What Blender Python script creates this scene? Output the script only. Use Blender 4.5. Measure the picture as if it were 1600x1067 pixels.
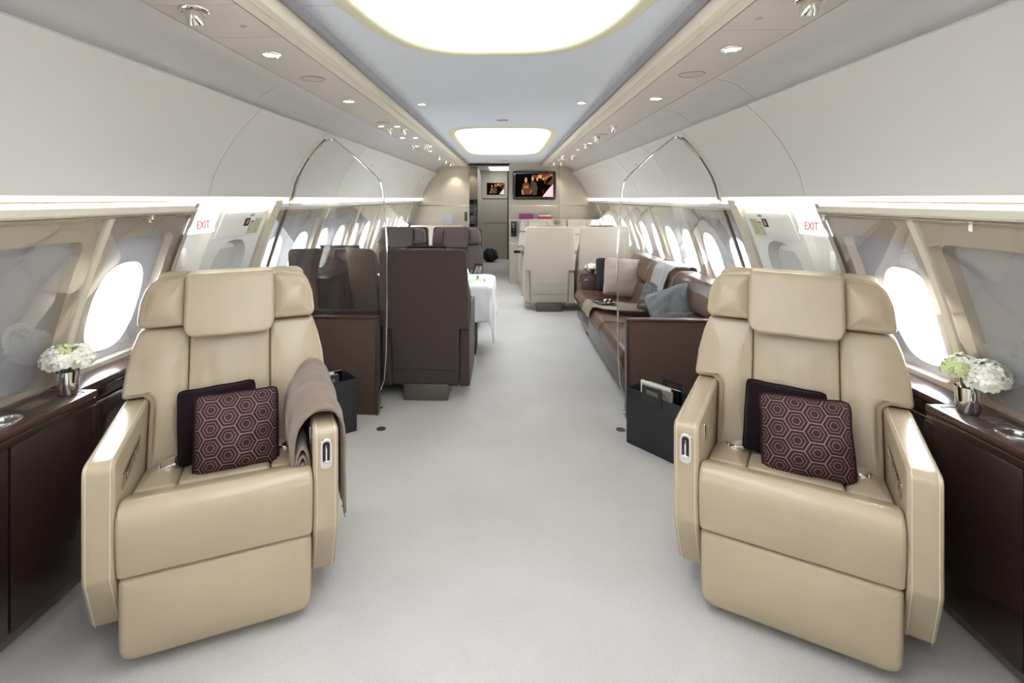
import bpy, bmesh, math, random
from mathutils import Vector, Matrix
from math import sin, cos, pi, radians as R, sqrt
random.seed(7)
sc = bpy.context.scene
for o in list(bpy.data.objects): bpy.data.objects.remove(o)
C = sc.collection

# ---------------------------------------------------------------- camera / light / exposure
cd = bpy.data.cameras.new('camera'); cam = bpy.data.objects.new('camera', cd); C.objects.link(cam)
TH = 0.045; FPX = 810.0
cam.location = (0.037, 0, 1.545); cam.rotation_euler = (pi/2, 0, TH)
cd.sensor_fit = 'HORIZONTAL'; cd.sensor_width = 36.0; cd.lens = FPX/1600*36
PX = 791 - FPX*math.tan(TH)
cd.shift_x = (800-PX)/1600; cd.shift_y = -(533.5-310)/1600
cd.clip_start = 0.02; cd.clip_end = 100
sc.camera = cam
w = bpy.data.worlds.new('world'); sc.world = w; w.use_nodes = True
bg = w.node_tree.nodes['Background']; bg.inputs[0].default_value = (0.93, 0.965, 1.0, 1); bg.inputs[1].default_value = 11.0
sc.view_settings.view_transform = 'Standard'; sc.view_settings.look = 'None'
sc.view_settings.exposure = 1.22; sc.view_settings.gamma = 1.0
sc.cycles.max_bounces = 12; sc.cycles.diffuse_bounces = 6; sc.cycles.transparent_max_bounces = 24
sc.cycles.use_denoising = True; sc.cycles.sample_clamp_indirect = 6.0
DOME_E = 2.6; COVE_E = 7.0

# ---------------------------------------------------------------- materials
def s2l(c): return tuple(((v/255)/12.92 if v/255 <= .04045 else ((v/255+.055)/1.055)**2.4) for v in c)
MATS = {}
def nmat(name):
    m = bpy.data.materials.new(name); m.use_nodes = True; nt = m.node_tree
    return m, nt, nt.nodes['Principled BSDF']
def mat(name, rgb, rough=.5, metal=0, nscale=0, nstr=0, var=0, vscale=3, coat=0, spec=.5, sheen=0, stretch=None, bump_type='NOISE', dist=.002):
    m, nt, p = nmat(name); col = s2l(rgb)
    p.inputs['Base Color'].default_value = (*col, 1); p.inputs['Roughness'].default_value = rough; p.inputs['Metallic'].default_value = metal
    p.inputs['Coat Weight'].default_value = coat; p.inputs['Specular IOR Level'].default_value = spec; p.inputs['Coat Roughness'].default_value = .06
    if sheen: p.inputs['Sheen Weight'].default_value = sheen
    tc = nt.nodes.new('ShaderNodeTexCoord'); mp = nt.nodes.new('ShaderNodeMapping'); nt.links.new(tc.outputs['Object'], mp.inputs[0])
    if stretch: mp.inputs['Scale'].default_value = stretch
    if var:
        n = nt.nodes.new('ShaderNodeTexNoise'); n.inputs['Scale'].default_value = vscale; n.inputs['Detail'].default_value = 5
        nt.links.new(mp.outputs[0], n.inputs['Vector'])
        r = nt.nodes.new('ShaderNodeValToRGB'); r.color_ramp.elements[0].position = .3; r.color_ramp.elements[1].position = .7
        r.color_ramp.elements[0].color = (*[c*(1-var) for c in col], 1); r.color_ramp.elements[1].color = (*[min(1, c*(1+var)) for c in col], 1)
        nt.links.new(n.outputs['Fac'], r.inputs[0]); nt.links.new(r.outputs[0], p.inputs['Base Color'])
    if nstr:
        if bump_type == 'VORONOI':
            n = nt.nodes.new('ShaderNodeTexVoronoi'); out = n.outputs['Distance']
        else:
            n = nt.nodes.new('ShaderNodeTexNoise'); n.inputs['Detail'].default_value = 4; out = n.outputs['Fac']
        n.inputs['Scale'].default_value = nscale; nt.links.new(mp.outputs[0], n.inputs['Vector'])
        b = nt.nodes.new('ShaderNodeBump'); b.inputs['Strength'].default_value = nstr; b.inputs['Distance'].default_value = dist
        nt.links.new(out, b.inputs['Height']); nt.links.new(b.outputs[0], p.inputs['Normal'])
    MATS[name] = m; return m
def emit(name, rgb, s):
    m = bpy.data.materials.new(name); m.use_nodes = True; nt = m.node_tree; nt.nodes.clear()
    e = nt.nodes.new('ShaderNodeEmission'); o = nt.nodes.new('ShaderNodeOutputMaterial')
    e.inputs[0].default_value = (*s2l(rgb), 1); e.inputs[1].default_value = s; nt.links.new(e.outputs[0], o.inputs[0]); MATS[name] = m; return m
def thin_glass(name, tint=(1, 1, 1), ior=1.5, boost=1.0):
    m = bpy.data.materials.new(name); m.use_nodes = True; nt = m.node_tree; nt.nodes.clear()
    t = nt.nodes.new('ShaderNodeBsdfTransparent'); g = nt.nodes.new('ShaderNodeBsdfGlossy'); geo = nt.nodes.new('ShaderNodeNewGeometry')
    mx = nt.nodes.new('ShaderNodeMixShader'); o = nt.nodes.new('ShaderNodeOutputMaterial')
    t.inputs[0].default_value = (*tint, 1); g.inputs['Roughness'].default_value = 0.0; g.inputs[0].default_value = (1, 1, 1, 1)
    d = nt.nodes.new('ShaderNodeVectorMath'); d.operation = 'DOT_PRODUCT'; nt.links.new(geo.outputs['Incoming'], d.inputs[0]); nt.links.new(geo.outputs['Normal'], d.inputs[1])
    def mth(op, a, b=None):
        n = nt.nodes.new('ShaderNodeMath'); n.operation = op; n.use_clamp = op != 'SUBTRACT'
        for i, v in enumerate((a, b)):
            if v is None: continue
            if isinstance(v, (int, float)): n.inputs[i].default_value = v
            else: nt.links.new(v, n.inputs[i])
        return n.outputs[0]
    f0 = ((ior-1)/(ior+1))**2*2
    sch = mth('MULTIPLY', mth('ADD', f0, mth('MULTIPLY', 1-f0, mth('POWER', mth('SUBTRACT', 1.0, mth('ABSOLUTE', d.outputs['Value'])), 5.0))), boost)
    nt.links.new(sch, mx.inputs[0]); nt.links.new(t.outputs[0], mx.inputs[1]); nt.links.new(g.outputs[0], mx.inputs[2]); nt.links.new(mx.outputs[0], o.inputs[0])
    MATS[name] = m; return m
mat('leather', (173, 156, 131), .27, nscale=230, nstr=.35, var=.04, vscale=4, dist=.001, bump_type='VORONOI')
mat('leather_pale', (184, 175, 160), .4, nscale=260, nstr=.2, var=.03, dist=.001)
mat('stitch', (214, 206, 190), .7)
mat('brown_fabric', (66, 54, 52), .85, nscale=500, nstr=.5, var=.06, vscale=60, sheen=.08)
mat('brown_dark', (44, 34, 32), .7, nscale=300, nstr=.3)
mat('sofa_leather', (84, 57, 40), .33, nscale=60, nstr=.35, var=.22, vscale=9, dist=.003)
mat('carpet', (206, 202, 197), .95, nscale=420, nstr=.8, var=.045, vscale=2.2, dist=.006, spec=.1)
mat('panel_white', (208, 207, 204), .5, nscale=400, nstr=.06)
mat('bin_white', (203, 200, 196), .42, nscale=500, nstr=.12)
mat('ceiling_white', (208, 213, 222), .55, nscale=300, nstr=.05)
mat('spot_panel', (188, 181, 175), .5, nscale=500, nstr=.1)
mat('cream_trim', (204, 196, 178), .4)
mat('liner', (172, 163, 150), .45, nscale=500, nstr=.1)
mat('shade_grey', (162, 163, 170), .5, nscale=300, nstr=.08)
mat('door_white', (240, 240, 235), .4)
mat('dark_gap', (38, 34, 32), .9)
mat('bulkhead', (178, 170, 156), .45, nscale=350, nstr=.1, var=.02, vscale=20)
mat('wood', (36, 22, 22), .25, var=.22, vscale=4, stretch=(2, 14, 40), coat=.6)
mat('wood_top', (58, 36, 32), .3, var=.22, vscale=5, stretch=(30, 3, 3), coat=.35)
mat('cove_grey', (196, 194, 193), .5, nscale=400, nstr=.08)
mat('groove_shade_grey', (150, 150, 155), .5)  # grey stands in for the soft shadow beside the ceiling rail
mat('lip_cream', (212, 207, 178), .5)
mat('engraving', (120, 108, 104), .6)
mat('half_wall', (74, 53, 44), .75, nscale=420, nstr=.6, var=.12, vscale=50)
mat('half_wall_trim', (62, 40, 38), .3, coat=.3)
mat('kick', (120, 104, 94), .6)
mat('chrome', (235, 232, 226), .08, metal=1)
mat('nickel', (200, 190, 172), .25, metal=1)
mat('silver', (240, 238, 234), .05, metal=1)
mat('steel_track', (104, 98, 93), .4, metal=.5)
mat('black_leather', (30, 32, 36), .45, nscale=200, nstr=.2)
mat('black', (16, 15, 16), .35)
mat('black_gloss', (10, 10, 12), .12, coat=1)
mat('velvet', (26, 13, 19), .95, spec=.15, sheen=.04, nscale=80, nstr=.2)
mat('piping_purple', (40, 22, 27), .8, spec=.2)
mat('throw_taupe', (128, 110, 96), .95, nscale=350, nstr=.7, var=.05, vscale=20, sheen=.2)
mat('throw_grey', (158, 157, 158), .95, nscale=350, nstr=.5, sheen=.2)
mat('throw_olive', (134, 122, 96), .95, nscale=350, nstr=.6, sheen=.2)
mat('pillow_pink', (190, 172, 164), .9, nscale=160, nstr=1.0, var=.1, vscale=90, bump_type='VORONOI', dist=.01)
mat('pillow_croc', (62, 62, 60), .35, nscale=34, nstr=.9, var=.25, vscale=30, bump_type='VORONOI', dist=.01)
mat('pillow_grey', (104, 108, 112), .38, nscale=120, nstr=.25, var=.08)
mat('pillow_black_fringe', (38, 30, 32), .9)
mat('petal', (242, 240, 226), .6, var=.05, vscale=30)
mat('petal_green', (205, 216, 150), .6)
mat('leafgreen', (96, 120, 64), .6)
mat('cloth', (232, 233, 236), .8, nscale=200, nstr=.15)
mat('paper', (225, 222, 216), .6)
mat('paper_print', (150, 140, 132), .6, var=.5, vscale=40)
mat('magenta', (140, 42, 110), .6)
mat('red', (170, 50, 44), .6)
mat('placard', (196, 192, 160), .6, var=.2, vscale=60)
mat('picture_bw', (130, 134, 140), .4, var=.7, vscale=14)
mat('bag', (24, 24, 28), .6, nscale=60, nstr=.5)
mat('skin_far', (200, 140, 100), .6)
emit('dome', (236, 246, 255), DOME_E); emit('cove', (255, 244, 224), COVE_E); emit('cove_back', (255, 246, 228), COVE_E*1.2)
emit('bulb', (255, 246, 228), 14); emit('screen_dark', (12, 8, 8), .46); emit('screen_orange', (196, 120, 72), .46); emit('screen_skin', (214, 150, 118), .46)
emit('screen_grey', (74, 66, 62), .46); emit('screen_pink', (242, 214, 214), .46); emit('screen_brown', (110, 66, 44), .46); emit('screen_amber', (228, 166, 104), .46); emit('screen_red', (120, 24, 28), .46)
emit('sign_white', (246, 248, 255), .62); emit('sign_red', (196, 90, 84), .55)
thin_glass('glass', (.97, .98, .975), 1.5, 1.5); thin_glass('cover_glass', (.97, .96, .94), 1.5, 1.8); thin_glass('pane', (.97, .98, 1), 1.3)
mat('glass_edge', (205, 205, 198), .12, metal=.85)
M = MATS

def hex_material():
    m, nt, p = nmat('hex_fabric'); L = nt.links
    uv = nt.nodes.new('ShaderNodeUVMap'); uv.uv_map = 'UVMap'; sp = nt.nodes.new('ShaderNodeSeparateXYZ'); L.new(uv.outputs[0], sp.inputs[0])
    def mth(op, a, b=None, c=None):
        n = nt.nodes.new('ShaderNodeMath'); n.operation = op
        for i, v in enumerate((a, b, c)):
            if v is None: continue
            if isinstance(v, (int, float)): n.inputs[i].default_value = v
            else: L.new(v, n.inputs[i])
        return n.outputs[0]
    N = 4.4; x = mth('MULTIPLY', sp.outputs[1], N); y = mth('MULTIPLY', sp.outputs[0], N); s3 = 1.7320508
    ax = mth('SUBTRACT', mth('FLOORED_MODULO', x, 1.0), .5); ay = mth('SUBTRACT', mth('FLOORED_MODULO', y, s3), s3/2)
    bx = mth('SUBTRACT', mth('FLOORED_MODULO', mth('ADD', x, .5), 1.0), .5); by = mth('SUBTRACT', mth('FLOORED_MODULO', mth('ADD', y, s3/2), s3), s3/2)
    da = mth('ADD', mth('MULTIPLY', ax, ax), mth('MULTIPLY', ay, ay)); db = mth('ADD', mth('MULTIPLY', bx, bx), mth('MULTIPLY', by, by))
    sel = mth('LESS_THAN', da, db); inv = mth('SUBTRACT', 1.0, sel)
    gx = mth('ADD', mth('MULTIPLY', ax, sel), mth('MULTIPLY', bx, inv)); gy = mth('ADD', mth('MULTIPLY', ay, sel), mth('MULTIPLY', by, inv))
    gxa = mth('ABSOLUTE', gx); gya = mth('ABSOLUTE', gy)
    hd = mth('MULTIPLY', mth('MAXIMUM', gxa, mth('ADD', mth('MULTIPLY', gxa, .5), mth('MULTIPLY', gya, .8660254))), 2.0)
    ang = mth('ARCTAN2', gy, gx); tot = None
    for cpos, wd, k in ((.975, .030, 54), (.66, .030, 36), (.36, .034, 24)):
        ln = mth('LESS_THAN', mth('ABSOLUTE', mth('SUBTRACT', hd, cpos)), wd)
        dt = mth('GREATER_THAN', mth('SINE', mth('MULTIPLY', ang, float(k))), -.35)
        v = mth('MULTIPLY', ln, dt); tot = v if tot is None else mth('MAXIMUM', tot, v)
    band = mth('GREATER_THAN', mth('SINE', mth('MULTIPLY', hd, 13.0)), 0.0)
    m1 = nt.nodes.new('ShaderNodeMix'); m1.data_type = 'RGBA'; L.new(band, m1.inputs[0]); m1.inputs[6].default_value = (*s2l((50, 27, 32)), 1); m1.inputs[7].default_value = (*s2l((56, 32, 36)), 1)
    m2 = nt.nodes.new('ShaderNodeMix'); m2.data_type = 'RGBA'; L.new(tot, m2.inputs[0]); L.new(m1.outputs[2], m2.inputs[6]); m2.inputs[7].default_value = (*s2l((160, 132, 126)), 1)
    L.new(m2.outputs[2], p.inputs['Base Color']); p.inputs['Roughness'].default_value = .75; p.inputs['Specular IOR Level'].default_value = .25
    M['hex_fabric'] = m
hex_material()

def carpet_detail():
    nt = M['carpet'].node_tree; p = nt.nodes['Principled BSDF']; link = p.inputs['Base Color'].links[0]; src = link.from_socket
    tc = nt.nodes.new('ShaderNodeTexCoord'); n = nt.nodes.new('ShaderNodeTexNoise'); n.inputs['Scale'].default_value = 170; n.inputs['Detail'].default_value = 3
    nt.links.new(tc.outputs['Object'], n.inputs['Vector']); r = nt.nodes.new('ShaderNodeValToRGB'); r.color_ramp.elements[0].position = .35; r.color_ramp.elements[1].position = .65
    r.color_ramp.elements[0].color = (.92, .92, .92, 1); r.color_ramp.elements[1].color = (1.03, 1.03, 1.03, 1); nt.links.new(n.outputs['Fac'], r.inputs[0])
    m = nt.nodes.new('ShaderNodeMix'); m.data_type = 'RGBA'; m.blend_type = 'MULTIPLY'; m.inputs[0].default_value = 1; nt.links.new(src, m.inputs[6]); nt.links.new(r.outputs[0], m.inputs[7]); nt.links.new(m.outputs[2], p.inputs['Base Color'])
carpet_detail()

# ---------------------------------------------------------------- mesh helpers
def cross2(a, b): return a[0]*b[1]-a[1]*b[0]
def rpoly(pts, seg=5, step=None):
    """pts: (x,y[,r]) -> list with rounded corners, resampled to step"""
    n = len(pts); out = []
    for i in range(n):
        p = Vector(pts[i][:2]); r = pts[i][2] if len(pts[i]) > 2 else 0
        if r <= 0: out.append(p); continue
        a = Vector(pts[i-1][:2]); b = Vector(pts[(i+1) % n][:2]); da = (a-p); db = (b-p)
        ang = da.angle(db); t = min(r/math.tan(ang/2), da.length*.48, db.length*.48)
        A = p+da.normalized()*t; Bp = p+db.normalized()*t
        for k in range(seg+1):
            u = k/seg; wq = 2*u*(1-u)*.9
            q = (A*(1-u)**2 + Bp*u*u + p*wq)/((1-u)**2+u*u+wq); out.append(q)
    if step:
        res = []
        for i in range(len(out)):
            a = out[i]; b = out[(i+1) % len(out)]; k = max(1, int((b-a).length/step))
            for j in range(k): res.append(a.lerp(b, j/k))
        out = res
    return out
def area2(p): return sum(cross2(p[i], p[(i+1) % len(p)]) for i in range(len(p)))/2
class B:
    def __init__(self): self.bm = bmesh.new()
    def add(self, t, mx=None):
        if mx is not None: bmesh.ops.transform(t, matrix=mx, verts=t.verts)
        me = bpy.data.meshes.new('t'); t.to_mesh(me); t.free(); self.bm.from_mesh(me); bpy.data.meshes.remove(me); return self
    def box(self, lo, hi, bev=0, seg=2, mx=None):
        t = bmesh.new(); bmesh.ops.create_cube(t, size=1)
        s = [hi[i]-lo[i] for i in range(3)]; c = [(hi[i]+lo[i])/2 for i in range(3)]
        bmesh.ops.transform(t, matrix=Matrix.Translation(c) @ Matrix.Diagonal((*s, 1)), verts=t.verts)
        if bev: bmesh.ops.bevel(t, geom=t.edges[:], offset=min(bev, min(abs(v) for v in s)*.49), segments=seg, affect='EDGES', profile=.5)
        return self.add(t, mx)
    def pad(self, outline, thick, r=.01, bulge=0, fmap=None, back_bulge=0, centre=None, rings=5, ns=4):
        """rounded slab over a 2-D outline; fmap(u,v,depth)->xyz ; depth 0 is the front face"""
        if area2(outline) < 0: outline = outline[::-1]
        n = len(outline); P = [Vector(p) for p in outline]; N = []
        for i in range(n):
            a = P[i]-P[i-1]; b = P[(i+1) % n]-P[i]
            na = Vector((-a.y, a.x)); nb = Vector((-b.y, b.x)); na.normalize(); nb.normalize(); q = na+nb
            q = q.normalized() if q.length > 1e-6 else na
            N.append(q*min(1.25, 1/max(.5, q.dot(nb))))
        cen = Vector(centre) if centre else sum(P, Vector((0, 0)))/n
        t = self.bm; L = []
        def ring(f, d): L.append([t.verts.new(fmap(*(f(i)), d)) for i in range(n)])
        inner = [P[i]+N[i]*r for i in range(n)]
        r2 = min(r, thick/2)
        us = [p.x for p in P]; vs = [p.y for p in P]; uc, vc = (min(us)+max(us))/2, (min(vs)+max(vs))/2; uh, vh = (max(us)-min(us))/2, (max(vs)-min(vs))/2
        def bul(u, v, s):
            a, c = min(1, abs((u-uc)/uh)), min(1, abs((v-vc)/vh)); return 1.25*bulge*(1-a*a)*(1-c*c)*(1-s**5)
        if bulge: rings = max(rings, 12)
        cf = t.verts.new(fmap(cen.x, cen.y, -bul(cen.x, cen.y, 0)))
        for k in range(1, rings+1):
            s = k/rings
            L.append([t.verts.new(fmap(*q, -bul(*q, s))) for q in (tuple(cen.lerp(inner[i], s)) for i in range(n))])
        for k in range(1, ns+1):
            a = k/ns*pi/2; ring(lambda i, a=a: tuple(inner[i]-N[i]*r*sin(a)), r2*(1-cos(a)))
        for k in range(0, ns+1):
            a = k/ns*pi/2; ring(lambda i, a=a: tuple(inner[i]-N[i]*r*cos(a)), thick-r2+r2*sin(a))
        for k in range(rings-1, 0, -1):
            s = k/rings; ring(lambda i, s=s: tuple(cen.lerp(inner[i], s)), thick+back_bulge*(1-s**2.5))
        cb = t.verts.new(fmap(cen.x, cen.y, thick+back_bulge))
        for i in range(n):
            j = (i+1) % n; t.faces.new((cf, L[0][i], L[0][j])); t.faces.new((cb, L[-1][j], L[-1][i]))
            for k in range(len(L)-1): t.faces.new((L[k][i], L[k+1][i], L[k+1][j], L[k][j]))
        return self
    def prism(self, outline, fmap, lo, hi):
        t = self.bm; a = [t.verts.new(fmap(p[0], p[1], lo)) for p in outline]; b = [t.verts.new(fmap(p[0], p[1], hi)) for p in outline]
        n = len(a); t.faces.new(a[::-1]); t.faces.new(b)
        for i in range(n): t.faces.new((a[i], a[(i+1) % n], b[(i+1) % n], b[i]))
        return self
    def grid(self, fn, nu, nv, cu=False, cv=False, uv=False):
        t = self.bm; V = [[t.verts.new(fn(i/(nu if cu else nu-1), j/(nv if cv else nv-1))) for j in range(nv)] for i in range(nu)]
        ul = (t.loops.layers.uv.get('UVMap') or t.loops.layers.uv.new('UVMap')) if uv else None
        for i in range(nu if cu else nu-1):
            for j in range(nv if cv else nv-1):
                q = [(i, j), ((i+1), j), ((i+1), (j+1)), (i, (j+1))]
                f = t.faces.new([V[a % nu][b % nv] for a, b in q])
                if uv:
                    for l, (a, b) in zip(f.loops, q): l[ul].uv = (a/(nu-1), b/(nv-1))
        return self
    def strip(self, A, Bl, closed=True):
        t = self.bm; a = [t.verts.new(p) for p in A]; b = [t.verts.new(p) for p in Bl]; n = len(a)
        for i in range(n if closed else n-1): j = (i+1) % n; t.faces.new((a[i], a[j], b[j], b[i]))
        return self
    def lathe(self, prof, n=32, c=(0, 0, 0), mx=None):
        t = bmesh.new(); V = []
        for i in range(n):
            a = 2*pi*i/n; V.append([t.verts.new((r*cos(a)+c[0], r*sin(a)+c[1], z+c[2])) for r, z in prof])
        for i in range(n):
            for j in range(len(prof)-1):
                t.faces.new((V[i][j], V[(i+1) % n][j], V[(i+1) % n][j+1], V[i][j+1]))
        bmesh.ops.remove_doubles(t, verts=t.verts, dist=1e-6)
        return self.add(t, mx)
    def tube(self, pts, r, n=8, closed=False, flat=1.0):
        P = [Vector(p) for p in pts]; m = len(P); t = self.bm; rings = []; up = None
        for i in range(m):
            d = (P[(i+1) % m]-P[i-1]) if (closed or 0 < i < m-1) else (P[1]-P[0] if i == 0 else P[-1]-P[-2]); d.normalize()
            if up is None: up = Vector((0, 0, 1)) if abs(d.z) < .9 else Vector((1, 0, 0))
            s = d.cross(up); s.normalize(); u = s.cross(d); up = u
            rings.append([t.verts.new(P[i]+s*r*cos(2*pi*k/n)+u*r*flat*sin(2*pi*k/n)) for k in range(n)])
        for i in range(m if closed else m-1):
            for k in range(n): t.faces.new((rings[i][k], rings[(i+1) % m][k], rings[(i+1) % m][(k+1) % n], rings[i][(k+1) % n]))
        if not closed: t.faces.new(rings[0]); t.faces.new(rings[-1][::-1])
        return self
    def obj(self, name, m, parent=None, ang=40, smooth=True, fix=True):
        if fix: bmesh.ops.recalc_face_normals(self.bm, faces=self.bm.faces[:])
        me = bpy.data.meshes.new(name); self.bm.to_mesh(me); self.bm.free()
        me.materials.append(M[m] if isinstance(m, str) else m)
        if smooth:
            me.polygons.foreach_set('use_smooth', [True]*len(me.polygons)); me.set_sharp_from_angle(angle=R(ang))
        o = bpy.data.objects.new(name, me); C.objects.link(o)
        if parent: o.parent = parent
        return o
def tag(o, label=None, cat=None, group=None, kind=None):
    if label: o['label'] = label
    if cat: o['category'] = cat
    if group: o['group'] = group
    if kind: o['kind'] = kind
    return o
def thing(name, label, cat, loc=(0, 0, 0), rz=0, group=None):
    o = bpy.data.objects.new(name, None); C.objects.link(o); o.location = loc; o.rotation_euler = (0, 0, rz); o.empty_display_size = .1
    return tag(o, label, cat, group)
def struct(o): o['kind'] = 'structure'; return o
def sempty(name): return struct(thing(name, None, None))
def solid(o, th, off=-1):
    md = o.modifiers.new('thickness', 'SOLIDIFY'); md.thickness = th; md.offset = off; return o
def dup(root, loc, rz, label=None, group=None, scale=None):
    def cp(o, par):
        c = o.copy(); C.objects.link(c); c.parent = par
        for ch in list(o.children): cp(ch, c)
        return c
    r = cp(root, None); r.location = loc; r.rotation_euler = (0, 0, rz)
    if label: r['label'] = label
    if group: r['group'] = group
    if scale: r.scale = scale
    return r
ident = lambda u, v, d: (u, v, d)

# ---------------------------------------------------------------- shell of the cabin
Y0, Y1, DF0, DF1 = -2.2, 9.75, 2.63, 3.60
PROF = [(.77, 1.815), (.9, 1.797), (1.08, 1.745), (1.26, 1.685), (1.47, 1.60), (1.56, 1.56)]
def wx(z):
    if z <= PROF[0][0]: return PROF[0][1]
    for (a, xa), (b, xb) in zip(PROF, PROF[1:]):
        if z <= b: return xa+(xb-xa)*(z-a)/(b-a)
    return PROF[-1][1]
b = B(); b.grid(lambda u, v: (-1.9+3.8*u, Y0+(14.2-Y0)*v, 0), 2, 2)
struct(b.obj('floor', 'carpet', smooth=False))
# hull skin behind every liner (keeps daylight out except through the windows)
for s, nm in ((-1, 'left'), (1, 'right')):
    b = B()
    prof = [(1.72, -.02), (1.86, .40), (1.90, .76)]
    for (xa, za), (xb, zb) in zip(prof, prof[1:]): b.strip([(s*xa, Y0, za), (s*xa, Y1+.3, za)], [(s*xb, Y0, zb), (s*xb, Y1+.3, zb)], False)
    prof = [(wx(1.47)+.10, 1.47), (1.66, 1.75), (1.5, 2.05), (1.2, 2.32), (0, 2.42)]
    for (xa, za), (xb, zb) in zip(prof, prof[1:]): b.strip([(s*xa, Y0, za), (s*xa, Y1+.3, za)], [(s*xb, Y0, zb), (s*xb, Y1+.3, zb)], False)
    # lower side wall, inside face
    b.strip([(s*1.74, DF0-.02, 0), (s*1.74, Y1, 0)], [(s*1.80, DF0-.02, .78), (s*1.80, Y1, .78)], False)
    struct(b.obj('wall_'+nm, 'liner', smooth=False))
# rear end wall behind camera
b = B(); b.box((-1.95, Y0-.05, -.02), (1.95, Y0, 2.45)); struct(b.obj('wall_front', 'bulkhead'))

# ---- window bays
def W(s, y, z, off): return (s*(wx(z)+off), y, z)
def rrect(y0, y1, z0, z1, r, step=.03): return [tuple(p) for p in rpoly([(y0, z0, r), (y1, z0, r), (y1, z1, r), (y0, z1, r)], 5, step)]
def outer_for(loop, y0, y1, z0, z1):
    cy = sum(p[0] for p in loop)/len(loop); cz = sum(p[1] for p in loop)/len(loop); out = []
    for y, z in loop:
        dy, dz = y-cy, z-cz; t = 1e9
        if dy > 1e-9: t = min(t, (y1-cy)/dy)
        if dy < -1e-9: t = min(t, (y0-cy)/dy)
        if dz > 1e-9: t = min(t, (z1-cz)/dz)
        if dz < -1e-9: t = min(t, (z0-cz)/dz)
        out.append((cy+dy*t, cz+dz*t))
    # pull the nearest point onto each corner
    for cyy in (y0, y1):
        for czz in (z0, z1):
            i = min(range(len(out)), key=lambda k: (out[k][0]-cyy)**2+(out[k][1]-czz)**2); out[i] = (cyy, czz)
    return out
def holed(b, s, outer, inner, off, n=4):
    for k in range(n):
        A = [W(s, a[0]+(c[0]-a[0])*k/n, a[1]+(c[1]-a[1])*k/n, off) for a, c in zip(outer, inner)]
        D = [W(s, a[0]+(c[0]-a[0])*(k+1)/n, a[1]+(c[1]-a[1])*(k+1)/n, off) for a, c in zip(outer, inner)]
        b.strip(A, D)
def oval(cy, cz, a, bz, n=40):
    out = []
    for k in range(n):
        t = 2*pi*k/n+.01; c_, s_ = cos(t), sin(t)
        out.append((cy+a*abs(c_)**.78*(1 if c_ > 0 else -1), cz+bz*abs(s_)**.78*(1 if s_ > 0 else -1)))
    return out
WN = [0]
def bay(s, y0, y1, wins, glass=True, cz=1.055, shut=False):
    WN[0] += 1; root = sempty('window_%d' % WN[0])
    m = .045; z0, z1 = .77, 1.478; ry0, ry1, rz0, rz1 = y0+m+.03, y1-m-.03, .80, 1.375
    rl = rrect(ry0, ry1, rz0, rz1, .045); ol = outer_for(rl, y0, y1, z0, z1)
    b = B(); holed(b, s, ol, rl, 0)
    prev = rl
    for off0, off1, sh in ((0, .006, .003), (.006, .045, .008)):
        cy = (ry0+ry1)/2; nxt = [(p[0]+(cy-p[0])*sh, p[1]+(1.09-p[1])*sh) for p in prev]
        b.strip([W(s, p[0], p[1], off0) for p in prev], [W(s, p[0], p[1], off1) for p in nxt]); prev = nxt
    b.obj('window_frame', 'liner', root, ang=30, fix=False)
    b = B()
    if shut: b.grid(lambda u, v: W(s, ry0+(ry1-ry0)*u, rz0+(rz1-rz0)*v, .04), 2, 12)
    else:
        k = len(wins); cuts = [ry0] + [(wins[i]+wins[i+1])/2 for i in range(k-1)] + [ry1]
        for i, cy in enumerate(wins):
            ov = oval(cy, cz, .150, .203); o2 = outer_for(ov, cuts[i], cuts[i+1], rz0, rz1); holed(b, s, o2, ov, .042, 5)
            ov1 = oval(cy, cz, .145, .198); b.strip([W(s, *p, .042) for p in ov], [W(s, *p, .047) for p in ov1])
    b.obj('shade_panel', 'shade_grey', root, ang=30, fix=False)
    if not shut:
        b = B(); p_ = B(); r_ = B()
        for cy in wins:
            o1 = oval(cy, cz, .145, .198); o2 = oval(cy, cz, .133, .183)
            b.strip([W(s, *p, .047) for p in o1], [W(s, *p, .105) for p in o2])
            t = p_.bm; t.faces.new([t.verts.new(W(s, *p, .085)) for p in oval(cy, cz, .139, .190)])
            r_.tube([W(s, *p, .040) for p in oval(cy, cz, .152, .205)], .0035, 6, True)
        b.obj('window_reveal', 'door_white', root, ang=30, fix=False)
        p_.obj('pane', 'pane', root, smooth=False); r_.obj('oval_trim', 'panel_white', root)
    # outer skin of this bay with the same openings
    b = B()
    if shut or not wins: b.grid(lambda u, v: W(s, y0+(y1-y0)*u, .74+.75*v, .105), 2, 12)
    else:
        cuts = [y0] + [(wins[i]+wins[i+1])/2 for i in range(len(wins)-1)] + [y1]
        for i, cy in enumerate(wins):
            ov = oval(cy, cz, .133, .183); holed(b, s, outer_for(ov, cuts[i], cuts[i+1], .74, 1.49), ov, .105, 5)
    b.obj('outer_skin', 'dark_gap', root, smooth=False, fix=False)
    if glass:
        b = B(); b.grid(lambda u, v: W(s, y0+.012+(y1-y0-.024)*u, .775+(1.455-.775)*v, -.012), 2, 10); b.obj('cover_glass', 'cover_glass', root, ang=60, fix=False)
    return root
near = [2.63-.56*i for i in range(9)]
for s in (-1, 1):
    for i in range(8):
        y1, y0 = near[i], near[i+1]; yc = (y0+y1)/2
        bay(s, y0, y1, [yc+.02 if i else (2.345 if s < 0 else 2.30)], shut=(i == 1), cz=1.045)
    ys = [3.64+1.07*k for k in range(6)]
    for k in range(6):
        y0 = ys[k]; y1 = ys[k]+1.07 if k < 5 else Y1+.02
        bay(s, y0, y1, [y0+.275, y0+.81] if k < 5 else [y0+.29])
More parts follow.
